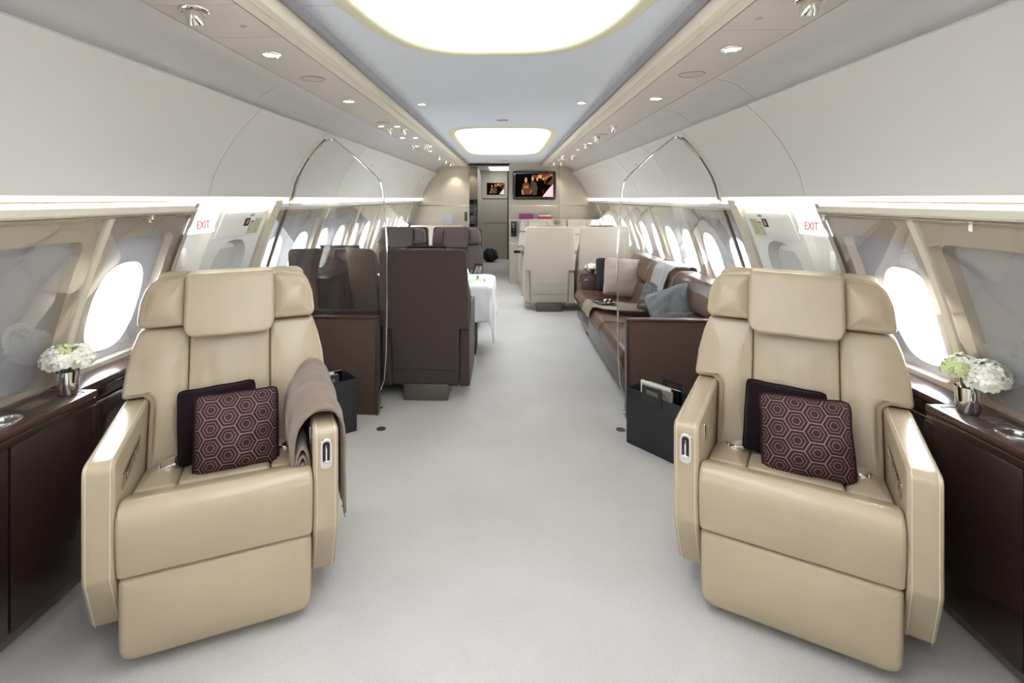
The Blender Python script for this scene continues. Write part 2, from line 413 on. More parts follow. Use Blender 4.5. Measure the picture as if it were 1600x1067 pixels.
# ribs between the bays, rod with clips, cream valance and light strip
TN = [0]
def trim(b, m, s=0, **k):
    TN[0] += 1; return struct(b.obj('trim_%d' % TN[0], m, **k))
for s in (-1, 1):
    for y in near[1:8]+[3.64+1.07*k for k in range(1, 6)]:
        b = B(); wd = .019
        pr = [(.76, 0), (.9, 0), (1.08, 0), (1.26, 0), (1.49, 0)]
        pts = [(y-wd, W(s, y, z, 0)) for z, _ in pr]
        def f(u, v):
            z = .765+(1.485-.765)*v; q = [(-1, .01), (-.8, -.018), (.8, -.018), (1, .01)]
            i = min(3, int(u*3+.5)); return W(s, y+wd*q[i][0], z, q[i][1])
        b.grid(f, 4, 12); trim(b, 'cream_trim', ang=30)
    for ya, yb in ((Y0, DF0), (3.60, Y1)):
        b = B(); prof = [(1.60, 1.470), (1.572, 1.474), (1.566, 1.482), (1.566, 1.507), (1.574, 1.514), (1.64, 1.516), (1.64, 1.47)]
        b.prism([(s*x, z) for x, z in prof], lambda x, z, y: (x, y, z), ya, yb); trim(b, 'cream_trim' if ya < 0 else 'panel_white', ang=30)
    b = B(); b.tube([(s*1.577, Y0, 1.466), (s*1.577, DF0-.02, 1.466)], .004, 8); b.tube([(s*1.577, 3.66, 1.466), (s*1.577, Y1, 1.466)], .004, 8); trim(b, 'nickel')
    # end jamb of the near wall
    b = B(); b.grid(lambda u, v: (s*(wx(.0+1.52*v)-.02+.16*u), 2.632, 0+1.52*v), 2, 14); b.grid(lambda u, v: (s*(wx(1.52*v)-.022), 2.60+.034*u, 1.52*v), 2, 14); trim(b, 'liner', ang=30)
    # skin + beige post each side of the exit
    b = B(); b.grid(lambda u, v: W(s, DF0+(3.64-DF0)*u, .0+1.5*v, .105), 2, 14); trim(b, 'dark_gap', smooth=False)
    b = B(); b.grid(lambda u, v: (W(s, [3.535, 3.54, 3.61, 3.64][min(3, int(u*3+.5))], .0+1.53*v, [.10, -.012, -.03, -.02][min(3, int(u*3+.5))])), 4, 14); trim(b, 'cream_trim', ang=30)
# light strips under the bins
def cove_light(s, y0, y1, m, label):
    b = B(); b.box((s*1.60-.028, y0, 1.517), (s*1.60+.028, y1, 1.525)); o = b.obj('strip_light', m, smooth=False); tag(o, label, 'light'); return o
for s, nm in ((-1, 'left'), (1, 'right')):
    cove_light(s, Y0+.02, DF0, 'cove', 'long warm light strip over the nearest %s windows, below the overhead bins' % nm)
    b = B(); b.box((s*1.615-.045, DF0+.02, 1.505), (s*1.615+.045, 3.58, 1.517)); tag(b.obj('strip_light', 'cove_back', smooth=False), 'bright light strip above the white %s exit door' % nm, 'light')
    cove_light(s, 3.62, Y1-.02, 'cove_back', 'long light strip over the far %s windows beyond the glass screen' % nm)

# ---- exit doors
def exit_door(s, n):
    root = sempty('door_%d' % n); f = lambda off: (lambda u, v, d: W(s, u, v, off+d))
    b = B(); b.grid(lambda u, v: W(s, DF0+(3.54-DF0)*u, 1.535*v, .05), 2, 16); b.obj('door_surround', 'door_white', root, ang=30)
    ol = rpoly([(2.90, .02, .05), (3.52, .02, .05), (3.52, 1.49, .10), (2.90, 1.49, .16)], 8, .06)
    arch = [tuple(p) for p in rpoly([(3.02, .55, .05), (3.40, .55, .05), (3.40, 1.285, .17), (3.02, 1.285, .17)], 10, .05)]
    out = outer_for(arch, 2.90, 3.52, .02, 1.50)
    b = B(); holed(b, s, out, arch, .0)
    b.strip([W(s, *p, 0) for p in out], [W(s, *p, .05) for p in out]); b.obj('door_panel', 'door_white', root, ang=30, fix=False)
    a2 = [(3.21+(p[0]-3.21)*.86, .95+(p[1]-.95)*.93) for p in arch]
    b = B(); b.strip([W(s, *p, 0) for p in arch], [W(s, *p, .05) for p in a2]); t = b.bm
    t.faces.new([t.verts.new(W(s, *p, .05)) for p in a2]); b.obj('arched_recess', 'panel_white', root, ang=35, fix=False)
    b = B(); b.grid(lambda u, v: W(s, 2.985+.01*u, .02+1.46*v, -.002), 2, 12); 
    b = B(); b.pad(rpoly([(2.94, 1.30, .01), (3.46, 1.30, .01), (3.46, 1.46, .02), (2.94, 1.46, .02)], 3, .05), .008, .003, 0, lambda u, v, d: W(s, u, v, -.008+d), rings=2, ns=2); b.obj('cover_plate', 'door_white', root)
    b = B(); b.box((2.98, 1.30, 0), (3.12, 1.305, .01)); 
    b = B(); b.grid(lambda u, v: W(s, 3.22+.06*u, 1.37+.05*v, -.010), 2, 3); b.obj('viewing_port', 'black', root, smooth=False)
    b = B(); b.grid(lambda u, v: W(s, 3.238+.02*u, 1.38+.03*v, -.012), 2, 3); b.obj('port_lens', 'cream_trim', root, smooth=False)
    for y, z, wd, h, m in ((3.29, 1.315, .055, .075, 'placard'), (3.35, 1.315, .09, .10, 'placard'), (3.26, 1.43, .05, .016, 'shade_grey')):
        b = B(); b.grid(lambda u, v: W(s, y+wd*u, z+h*v, -.0105), 2, 3); b.obj('instruction_placard', m, root, smooth=False)
    b = B(); b.grid(lambda u, v: W(s, 3.292+.05*u, 1.392+.008*v, -.012), 2, 2); b.obj('warning_strip', 'red', root, smooth=False)
    b = B(); b.box((-.02, 0, 0), (.02, .05, .10), .006); h = b.obj('handle_box', 'door_white', root); h.location = W(s, 2.74, 1.17, .03)
    return root
exit_door(-1, 1); exit_door(1, 2)
def text_obj(name, body, size, m, loc, rot, parent=None, ext=.001):
    cu = bpy.data.curves.new(name, 'FONT'); cu.body = body; cu.size = size; cu.align_x = 'CENTER'; cu.align_y = 'CENTER'; cu.extrude = ext
    o = bpy.data.objects.new(name, cu); C.objects.link(o); cu.materials.append(M[m]); o.location = loc; o.rotation_euler = rot
    if parent: o.parent = parent
    bpy.context.view_layer.update()
    me = bpy.data.meshes.new_from_object(o.evaluated_get(bpy.context.evaluated_depsgraph_get()))
    q = bpy.data.objects.new(name, me); C.objects.link(q); q.location = loc; q.rotation_euler = rot; q.parent = parent
    bpy.data.objects.remove(o); q.name = name
    return q
for s, nm in ((-1, 'left'), (1, 'right')):
    t = thing('exit_sign', 'lit white EXIT sign box beside the %s white door' % nm, 'sign', (s*1.62, 2.745, 1.40))
    b = B(); b.box((-.03 if s < 0 else -.012, -.12, -.045), (.012 if s < 0 else .03, .12, .045), .008); b.obj('sign_box', 'sign_white', t)
    text_obj('sign_lettering', 'EXIT', .06, 'sign_red', (-s*.0126, 0, 0), (pi/2, 0, s*-pi/2), t)

# ---- overhead bins and coves
BINP = [(1.262, 2.02), (1.31, 1.975), (1.36, 1.925), (1.40, 1.875), (1.434, 1.828), (1.475, 1.76), (1.508, 1.70), (1.530, 1.645), (1.543, 1.59), (1.552, 1.555), (1.575, 1.536), (1.63, 1.533)]
COVE = [(1.086, 2.152), (1.13, 2.150), (1.175, 2.139), (1.22, 2.118), (1.262, 2.088), (1.300, 2.050), (1.335, 2.015), (1.37, 1.985)]
def plate(prof, th, s, y0, y1, fl=False):
    P = [Vector(p) for p in prof]; q = []
    for i, p in enumerate(P):
        d = (P[min(i+1, len(P)-1)]-P[max(i-1, 0)]).normalized(); q.append(p+Vector((-d.y, d.x))*th)
    return [(s*p.x, p.y) for p in P]+[(s*p.x, p.y) for p in q[::-1]]
seams = [Y0, .55, 2.70, 3.70, 4.78, 6.0, 7.64, 8.75, Y1]
ordn = ['nearest', 'second', 'third', 'fourth', 'fifth', 'sixth', 'seventh', 'farthest']
for s, nm in ((-1, 'left'), (1, 'right')):
    for i, (a, c) in enumerate(zip(seams, seams[1:])):
        if i == 0:
            lab = 'white overhead bin door on the %s, at the very edge of view' % nm
        else: lab = 'white curved overhead bin door, %s from the camera along the %s side' % (ordn[i-1], nm)
        t = thing('overhead_bin', lab, 'overhead bin', (0, 0, 0), 0, 'overhead bins on the %s side' % nm)
        b = B(); b.prism(plate(BINP, .014, s, 0, 0), lambda x, z, y: (x, y, z), a+.0035, c-.0035); b.obj('bin_door', 'bin_white', t, ang=25)
        if i in (4, 6, 7):
            yl = {4: 5.42, 6: 8.0, 7: 8.82}[i]
            b = B(); b.box((-.012, -.022, -.004), (.012, .022, .004), .003); b.obj('bin_latch', 'nickel', t).location = (s*1.383, yl, 1.893)
    b = B(); b.prism([(s*1.37, 1.98), (s*1.62, 1.62), (s*1.66, 1.55), (s*1.70, 1.7), (s*1.4, 2.1)], lambda x, z, y: (x, y, z), Y0, Y1); trim(b, 'dark_gap', smooth=False)
    cs = [Y0, .8, 2.70, 3.59, 4.75, 6.25, 7.7, Y1]
    b = B()
    for a, c in zip(cs, cs[1:]): b.prism(plate(COVE, .012, s, 0, 0), lambda x, z, y: (x, y, z), a+.002, c-.002)
    trim(b, 'cove_grey', ang=25)
    # flat spot panel with joints
    ps = [Y0, .4, 1.575, 1.905, 3.9, 4.7, 5.6, Y1]
    b = B()
    for a, c in zip(ps, ps[1:]): b.box((min(s*.803, s*1.080), a+.0015, 2.150), (max(s*.803, s*1.080), c-.0015, 2.162), .0012, 1)
    trim(b, 'spot_panel')
    # rail: flat strip, rounded lip, groove strip with its soft shadow in the colour
    b = B(); prof = [(.797, 2.150), (.752, 2.150), (.745, 2.146), (.735, 2.141), (.722, 2.141), (.712, 2.147), (.706, 2.158), (.700, 2.175), (.700, 2.25), (.797, 2.25)]
    for a, c in zip([Y0, 1.83, 5.2], [1.83, 5.2, Y1]): b.prism([(s*x, z) for x, z in prof], lambda x, z, y: (x, y, z), a+.001, c-.001)
    trim(b, 'cream_trim', ang=25)
    b = B(); prof = [(.699, 2.186), (.684, 2.183), (.676, 2.190), (.668, 2.2155), (.699, 2.24)]
    b.prism([(s*x, z) for x, z in prof], lambda x, z, y: (x, y, z), Y0, Y1); trim(b, 'groove_shade_grey', ang=25)
    b = B(); b.box((min(s*.705, s*1.34), Y0, 2.20), (max(s*.705, s*1.34), Y1, 2.30)); trim(b, 'dark_gap', smooth=False)

# ---- ceiling with two openings, their domes made to glow themselves
def sup(cy, a, bb, n, k=72):
    out = []
    for i in range(k):
        t = 2*pi*i/k+.001; c_, s_ = cos(t), sin(t)
        out.append((a*abs(c_)**(2/n)*(1 if c_ > 0 else -1), cy+bb*abs(s_)**(2/n)*(1 if s_ > 0 else -1)))
    return out
OPEN = [(.46, .522, 1.90, 3.6, Y0, 3.4), (6.38, .508, 1.50, 5.0, 3.4, Y1)]
b = B(); lips = []
for cy, a, bb, n, ya, yb in OPEN:
    h = sup(cy, a+.018, bb+.018, n); o = outer_for(h, -.69, .69, ya, yb)
    h2 = sup(cy, a, bb, n)
    b.strip([(x, y, 2.215) for x, y in o], [(x, y, 2.215) for x, y in h])
    b.strip([(x, y, 2.215) for x, y in h], [((x+x2)/2, (y+y2)/2, 2.218) for (x, y), (x2, y2) in zip(h, h2)])
    b.strip([((x+x2)/2, (y+y2)/2, 2.218) for (x, y), (x2, y2) in zip(h, h2)], [(x, y, 2.229) for x, y in h2])
    b.strip([(x, y, 2.229) for x, y in h2], [(x, y, 2.254) for x, y in h2])
bmesh.ops.remove_doubles(b.bm, verts=b.bm.verts, dist=1e-5)
ceil = struct(b.obj('ceiling', 'ceiling_white', ang=35, fix=False))
b = B(); b.box((-.68, 1.772, 2.2145), (-.535, 1.775, 2.2149)); b.box((.535, 1.772, 2.2145), (.68, 1.775, 2.2149)); trim(b, 'shade_grey')
b = B(); b.box((-.8, Y0, 2.40), (.8, Y1, 2.41)); trim(b, 'dark_gap', smooth=False)
for (cy, a, bb, n, ya, yb), lab in zip(OPEN, ('large rounded glowing ceiling dome overhead, the nearer one', 'glowing rounded ceiling dome over the far seats, the smaller-looking one')):
    t = thing('ceiling_light', lab, 'ceiling light', (0, cy, 2.254)); h = sup(0, a+.004, bb+.004, n)
    b = B(); n_ = 6
    for k in range(n_):
        s0, s1 = 1-k/n_, 1-(k+1)/n_
        z0, z1 = .09*(1-s0**3), .09*(1-s1**3)
        if k < n_-1: b.strip([(x*s0, y*s0, z0) for x, y in h], [(x*s1, y*s1, z1) for x, y in h])
        else: b.bm.faces.new([b.bm.verts.new((x*s0, y*s0, z0)) for x, y in h])
    b.obj('glowing_dome', 'dome', t, ang=60)  # emission stands in for hidden cove strips lighting a white dome
    b = B(); rp = [(.070, -.0392), (.055, -.046), (.034, -.052), (.014, -.053), (.002, -.047), (-.004, -.034), (-.004, .002)]
    for (o0, z0), (o1, z1) in zip(rp, rp[1:]): b.strip([(x, y, z0) for x, y in sup(0, a+o0, bb+o0, n)], [(x, y, z1) for x, y in sup(0, a+o1, bb+o1, n)])
    bmesh.ops.remove_doubles(b.bm, verts=b.bm.verts, dist=1e-5); b.obj('dome_rim', 'lip_cream', t, ang=60)

# ---- downlights, speakers, vents
def downlight(x, y, z=2.15, r=.042, group=None, label=None, spot=0, kind='flat'):
    t = thing('downlight', label, 'ceiling spotlight', (x, y, z), 0, group)
    b = B(); b.lathe([(r*.72, -.001), (r*.76, -.004), (r*.84, -.0065), (r*.95, -.005), (r, -.001), (r, .004)], 24); b.obj('bezel', 'chrome', t)
    if kind == 'flat':
        b = B(); b.lathe([(0, -.0022), (r*.74, -.0022)], 20); b.obj('bulb', 'bulb', t, smooth=False)
    else:
        b = B(); b.lathe([(r*.25, -.045), (r*.5, -.048), (r*.56, -.04), (r*.62, -.012), (r*.5, .004)], 20, mx=Matrix.Rotation(R(18), 4, 'X')); b.obj('gimbal', 'chrome', t)
        b = B(); b.lathe([(0, -.047), (r*.3, -.047)], 16, mx=Matrix.Rotation(R(18), 4, 'X')); b.obj('bulb', 'bulb' if kind == 'lit' else 'black_gloss', t, smooth=False)
    if spot:
        ld = bpy.data.lights.new('spot', 'SPOT'); ld.energy = spot; ld.spot_size = R(85); ld.spot_blend = .6; ld.shadow_soft_size = .03; ld.color = (1, .9, .74)
        lo = bpy.data.objects.new('spot_lamp', ld); C.objects.link(lo); lo.location = (0, 0, -.06 if kind != 'flat' else -.012); lo.parent = t
    return t
def side(s): return 'left' if s < 0 else 'right'
for s in (-1, 1):
    downlight(s*.964, 1.62, kind='gimbal', r=.048, label='chrome swivelling spotlight in the %s panel at the top edge of view' % side(s))
    downlight(s*.95, 2.14, label='large lit round downlight, nearest on the %s side panel' % side(s), r=.044, spot=2)
    downlight(s*.944, 3.185, label='lit round downlight, second along the %s side panel' % side(s), r=.042, spot=2)
    downlight(s*.563, 3.657, 2.215, r=.036, label='lit downlight in the white ceiling, on the %s between the two glowing domes' % side(s))
ORD = ['closest to the doorway', 'second from the doorway', 'third from the doorway', 'fourth from the doorway', 'fifth from the doorway', 'sixth from the doorway', 'seventh from the doorway', 'eighth from the doorway', 'ninth from the doorway', 'tenth from the doorway']
for sd, lst in (('left', [(-1.012, 4.30, 'flat'), (-.881, 4.31, 'flat'), (-.985, 4.48, 'gimbal'), (-.86, 4.49, 'gimbal'), (-1.0, 5.12, 'flat'), (-.866, 5.12, 'flat'), (-1.019, 5.78, 'gimbal'), (-.866, 5.8, 'gimbal'), (-1.0, 5.95, 'flat'), (-.85, 5.97, 'flat'), (-.943, 6.6, 'flat'), (-.95, 7.55, 'gimbal'), (-.92, 7.75, 'flat'), (-.94, 8.3, 'gimbal'), (-.92, 8.5, 'flat'), (-.93, 8.95, 'gimbal'), (-.90, 9.1, 'flat')]),
                ('right', [(.94, 4.40, 'gimbal'), (.93, 5.15, 'gimbal'), (.955, 5.72, 'flat'), (.93, 5.82, 'gimbal'), (.936, 6.5, 'flat'), (.858, 7.36, 'flat'), (1.002, 7.37, 'flat'), (.85, 7.5, 'gimbal'), (.99, 7.5, 'gimbal'), (.873, 8.21, 'flat'), (1.004, 8.22, 'flat'), (.857, 8.85, 'gimbal'), (.976, 8.85, 'gimbal'), (.89, 9.1, 'flat')])):
    cnt = {}
    for x, y, k in sorted(lst, key=lambda q: (-q[1], -abs(q[0]))):
        i = cnt.get(k, 0); cnt[k] = i+1; kd = 'swivelling' if k == 'gimbal' else 'flush lit'
        downlight(x, y, r=.034, kind=k, group='%s spotlights over the far %s seats' % (kd, sd), label='small %s chrome spotlight over the %s seats, %s' % (kd, sd, ORD[i]))
for s in (-1, 1):
    downlight(s*.915, 9.60, r=.034, spot=9, label='lit downlight washing the %s end of the far bulkhead' % side(s))
downlight(-.29, 9.2, 2.215, r=.03, label='lit ceiling downlight before the doorway, nearer of two')
downlight(-.287, 9.63, 2.215, r=.03, label='lit ceiling downlight right above the doorway')
for s, y, r in ((-1, 2.58, .062), (1, 2.57, .062), (-1, 4.08, .058), (1, 4.93, .055)):
    b = B(); b.lathe([(0, -.001), (r*.9, -.001), (r*.93, -.004), (r, -.004), (r, .002)], 32); o = b.obj('ceiling_speaker', 'liner'); o.location = (s*.94, y, 2.15)
    tag(o, 'round %s speaker grille in the %s ceiling panel' % ('large near' if y < 3 else 'smaller far', side(s)), 'speaker')
b = B(); b.box((-.05, -.03, -.004), (.05, .03, 0), .002)
for k in range(5): b.box((-.044, -.022+k*.01, -.006), (.044, -.018+k*.01, -.003))
o = b.obj('ceiling_vent', 'shade_grey'); o.location = (.004, 4.43, 2.215); tag(o, 'small grey rectangular vent in the white ceiling between the glowing domes', 'vent')
b = B(); b.box((-.06, -.03, -.004), (.06, .03, 0), .002); o = b.obj('ceiling_vent', 'shade_grey'); o.location = (.004, 9.1, 2.215); tag(o, 'thin grey vent in the ceiling just before the doorway', 'vent')
for s in (-1, 1):
    b = B(); b.tube([(.011*cos(a*pi/8), .011*sin(a*pi/8), 0) for a in range(16)], .0008, 5, True); o = b.obj('release_button', 'shade_grey'); o.location = (s*.885, 1.78, 2.149); tag(o, 'small round release ring in the %s ceiling panel' % side(s), 'ring')

# ---- bulkhead at the far end
def at(y, lo, hi): return (lo[0], y, lo[1]), (hi[0], y, hi[1])
b = B()
b.box((-1.95, Y1, 0), (-.674, Y1+.06, 2.45)); b.box((.097, Y1, 0), (1.95, Y1+.06, 2.45)); b.box((-.674, Y1, 2.20), (.097, Y1+.06, 2.45))
struct(b.obj('wall_back', 'bulkhead', smooth=False))
b = B(); b.box((-1.7, Y1-.004, 1.405), (-.69, Y1, 1.416)); b.box((.10, Y1-.004, 1.405), (1.7, Y1, 1.416)); trim(b, 'chrome')
b = B(); b.box((1.016, Y1-.002, .0), (1.021, Y1, 2.2)); b.box((-.674, Y1-.008, 2.165), (.097, Y1+.05, 2.20)); trim(b, 'dark_gap')
b = B(); b.box((-.674, Y1-.01, 0), (-.660, Y1+.06, 2.17), .002); b.box((.083, Y1-.01, 0), (.097, Y1+.06, 2.17), .002); trim(b, 'bulkhead')
t = thing('control_switch', 'black switch plate on the far wall left of the doorway', 'switch', (-.722, Y1-.004, 1.205))
b = B(); b.box((-.024, -.008, -.085), (.024, 0, .085), .004); b.obj('plate', 'black', t)
b = B(); [b.box((-.014, -.012, -.065+k*.045), (.014, -.008, -.035+k*.045), .002) for k in range(3)]; b.obj('button', 'steel_track', t)
def runway(root, wd, h, y):
    """dark catwalk scene: flat coloured shapes on the lit screen"""
    def poly(pts, m, k):
        b = B(); b.bm.faces.new([b.bm.verts.new((p[0]*wd, y-.0004*k, p[1]*h)) for p in pts]); return b
    def multi(lst, m, k, nm):
        b = B()
        for pts in lst: b.bm.faces.new([b.bm.verts.new((p[0]*wd, y-.0004*k, p[1]*h)) for p in pts])
        b.obj(nm, m, root, smooth=False)
    el = lambda cx, cz, a, c, n=14: [(cx+a*cos(2*pi*i/n), cz+c*sin(2*pi*i/n)) for i in range(n)]
    multi([[(-.5, -.5), (.5, -.5), (.5, .5), (-.5, .5)]], 'screen_dark', 0, 'screen')
    multi([[(.12, .5), (.5, .5), (.5, .0), (.3, .05), (.1, .3)], [(-.08, .3), (.12, .32), (.12, .42), (-.05, .46)]], 'screen_brown', 1, 'screen_image')
    multi([[(.10, .30), (.20, .30), (.20, .44), (.10, .44)]]+[el(.26+.05*i, .30+.035*i, .012, .045) for i in range(5)], 'screen_amber', 2, 'screen_image')
    multi([[(.22, -.5), (.5, -.5), (.5, .05), (.38, -.15), (.26, -.4)]], 'screen_pink', 2, 'screen_image')
    multi([el(.31+.035*i, .12+.05*i, .018, .16-.015*i) for i in range(5)]+[el(.22, -.03, .05, .33), el(.14, -.08, .05, .4)], 'screen_dark', 3, 'screen_image')
    multi([el(.235, -.28, .012, .12), el(.33, .14, .006, .1)], 'screen_red', 4, 'screen_image')
    multi([[(-.10, .14), (-.02, .18), (.05, .12), (.09, -.1), (.06, -.42), (-.06, -.42), (-.09, -.1)]], 'screen_grey', 4, 'screen_image')
    multi([[(-.30, .06), (-.22, .12), (-.14, .07), (-.08, -.22), (-.12, -.40), (-.30, -.40), (-.33, -.22)]], 'screen_brown', 5, 'screen_image')
    multi([el(-.22, .22, .036, .11), el(-.04, .28, .034, .10), el(.08, .26, .028, .08), el(.24, .27, .02, .06), el(.31, .28, .016, .05), [(-.34, -.2), (-.31, -.2), (-.28, -.4), (-.32, -.4)], [(-.08, -.2), (-.06, -.18), (-.10, -.38), (-.12, -.4)]], 'screen_skin', 6, 'screen_image')
    multi([el(-.22, .30, .034, .04), el(-.04, .35, .032, .04), [(-.27, -.05), (-.16, -.02), (-.17, -.12), (-.27, -.12)]], 'screen_orange', 7, 'screen_image')
t = thing('television', 'black flat television on the far wall, showing people on a runway', 'television', (.5575, Y1-.004, 1.79))
b = B(); b.pad(rpoly([(-.402, -.27, .05), (.402, -.27, .05), (.402, .27, .05), (-.402, .27, .05)], 6, .1), .06, .012, 0, lambda u, v, d: (u, -.062+d, v)); b.obj('bezel', 'black_gloss', t)
runway(t, .70, .43, -.0635)
# corridor beyond the doorway
b = B(); b.box((-.9, 13.17, 0), (.4, 13.22, 2.45)); b.box((-.96, 9.81, 0), (-.90, 13.2, 2.45)); b.box((.12, 9.81, 0), (.18, 13.2, 2.45)); b.box((-.90, 11.5, 0), (-.60, 13.2, 2.45)); struct(b.obj('wall_back_corridor', 'bulkhead', smooth=False))
b = B(); b.box((-.95, 9.81, 2.25), (.2, 13.2, 2.30)); struct(b.obj('ceiling_corridor', 'ceiling_white', smooth=False))
b = B(); b.box((-.56, 13.165, 1.53), (.075, 13.17, 1.545)); b.box((-.56, 13.165, .92), (.075, 13.17, .93)); b.box((.07, 13.14, 0), (.12, 13.17, 2.25)); trim(b, 'dark_gap')
b = B(); b.box((-.35, 11.6, 2.235), (.10, 12.9, 2.25)); tag(b.obj('ceiling_light', 'dome', smooth=False), 'lit rectangular ceiling panel in the corridor beyond the doorway', 'ceiling light')
downlight(-.24, 12.95, 2.25, r=.03, spot=5, label='lit downlight over the small screen at the end of the corridor')
downlight(-.72, 11.35, 2.25, r=.03, spot=4, label='lit downlight over the dark picture niche in the corridor')
t = thing('wall_screen', 'small frameless screen glowing on the wall at the end of the corridor', 'screen', (-.2315, 13.16, 1.79))
b = B(); b.box((-.225, 0, -.152), (.225, .012, .152), .003); b.obj('bezel', 'black', t); runway(t, .43, .285, -.001)
t = thing('display_cabinet', 'dark wooden niche with two framed pictures left in the corridor', 'cabinet', (-.70, 11.49, 0))
b = B(); b.box((-.10, -.02, .60), (.10, .01, 1.52), .004); b.obj('cabinet_body', 'wood', t)
for z0, z1 in ((1.22, 1.42), (.98, 1.17)):
    b = B(); b.box((-.085, -.026, z0), (.06, -.018, z1)); b.obj('picture', 'picture_bw', t)
for z in (1.02, .80):
    b = B(); b.lathe([(0, -.03), (.015, -.026), (.018, -.012), (.008, 0)], 12, mx=Matrix.Rotation(-pi/2, 4, 'X')); o = b.obj('cupboard_knob', 'nickel'); o.location = (-.475, 13.17, z); o.rotation_euler = (pi, 0, 0)
    tag(o, 'round metal knob on the %s door at the end of the corridor' % ('upper' if z > .9 else 'lower'), 'knob')
# bag on the corridor floor
b = B()
def bagf(u, v):
    a = 2*pi*u; k = sin(pi*min(.98, max(.02, v)))**.5; n_ = 1+.10*sin(a*5+v*7)+.06*sin(a*9-v*11)
    return (.19*k*cos(a)*n_, .12*k*sin(a)*n_, .30*v*(1+.12*sin(a*3)))
b.grid(bagf, 32, 14, cu=True); o = b.obj('bag', 'bag', ang=80); o.location = (-.36, 12.6, 0); tag(o, 'crumpled black bag on the floor beyond the doorway', 'bag')

# ---- half walls, glass screens
for s in (-1, 1):
    t = thing('half_wall', 'low brown fabric partition with wooden rim behind the %s armchair' % side(s), 'partition', (0, 3.66, 0))
    x0, x1 = sorted((s*.875, s*1.76))
    b = B(); b.box((x0+.012, -.0, .0), (x1-.012, .05, .69), .003); b.obj('panel', 'half_wall', t)
    b = B(); b.box((x0, -.008, .685), (x1, .058, .703), .004); b.box((s*.875-.0, -.008, 0) if s > 0 else (s*.875, -.008, 0), (s*.875+s*.018, .058, .70), .003); b.obj('rim', 'half_wall_trim', t)
    g = thing('glass_screen', 'tall clear glass screen with shiny edge on the %s of the aisle' % side(s), 'glass screen', (0, 3.775, 0))
    ol = [(1.74, .10), (1.0, .10), (.93, .105), (.885, .14), (.86, .21), (.845, .4), (.838, .8), (.838, 1.15), (.850, 1.40), (.868, 1.60), (.885, 1.665), (.93, 1.72), (1.05, 1.83), (1.20, 1.955), (1.235, 1.98), (1.262, 1.985), (1.285, 1.975)]
    ol += [(x-.012, z-.004) for x, z in BINP[1:10]]+[(1.555, 1.53), (1.585, 1.45), (wx(1.26)-.03, 1.26), (wx(1.08)-.03, 1.08), (wx(.9)-.03, .9), (1.77, .6)]
    sm = rpoly([(x, z, .03) for x, z in ol], 4)
    pts = [(s*p.x, p.y) for p in sm]
    b = B(); t_ = b.bm; t_.faces.new([t_.verts.new((x, 0, z)) for x, z in pts]); b.obj('glass_pane', 'glass', g, smooth=False)
    e = [p for p in sm if p.y > .095 and not (p.x > 1.0 and p.y < .2)]
    edge = [(s*p.x, 0, p.y) for p in sm]
    i0 = min(range(len(sm)), key=lambda i: (sm[i]-Vector((1.0, .1))).length); i1 = min(range(len(sm)), key=lambda i: (sm[i]-Vector((1.77, .6))).length)
    b = B(); b.tube(edge[i0:i1], .0062, 8, flat=.9); b.obj('polished_edge', 'glass_edge', g)
    b = B(); j0 = min(range(len(sm)), key=lambda i: (sm[i]-Vector((1.285, 1.975))).length)
    b.tube([(p[0]+s*.012, .0, p[2]+.004) for p in edge[j0:i1]], .008, 8); b.obj('seal', 'steel_track', g)
    b = B(); b.box((-.01, -.012, -.07), (.01, .012, .07), .003); c = b.obj('bracket', 'nickel', g); c.location = (s*1.375, 0, 1.895); c.rotation_euler = (0, s*-.72, 0)
    b = B(); b.box((-.006, -.006, -.03), (.006, .006, .03), .002); b.box((-.02, -.015, -.038), (.02, .015, -.03), .003); c = b.obj('floor_foot', 'chrome', g); c.location = (s*.89, 0, .14-.10)
    b = B(); b.lathe([(0, .004), (.03, .004), (.032, 0)], 16); o = b.obj('floor_stud', 'steel_track'); o.location = (s*.80, 3.44 if s < 0 else 3.5, 0); tag(o, 'small round metal stud in the carpet beside the %s partition' % side(s), 'stud')

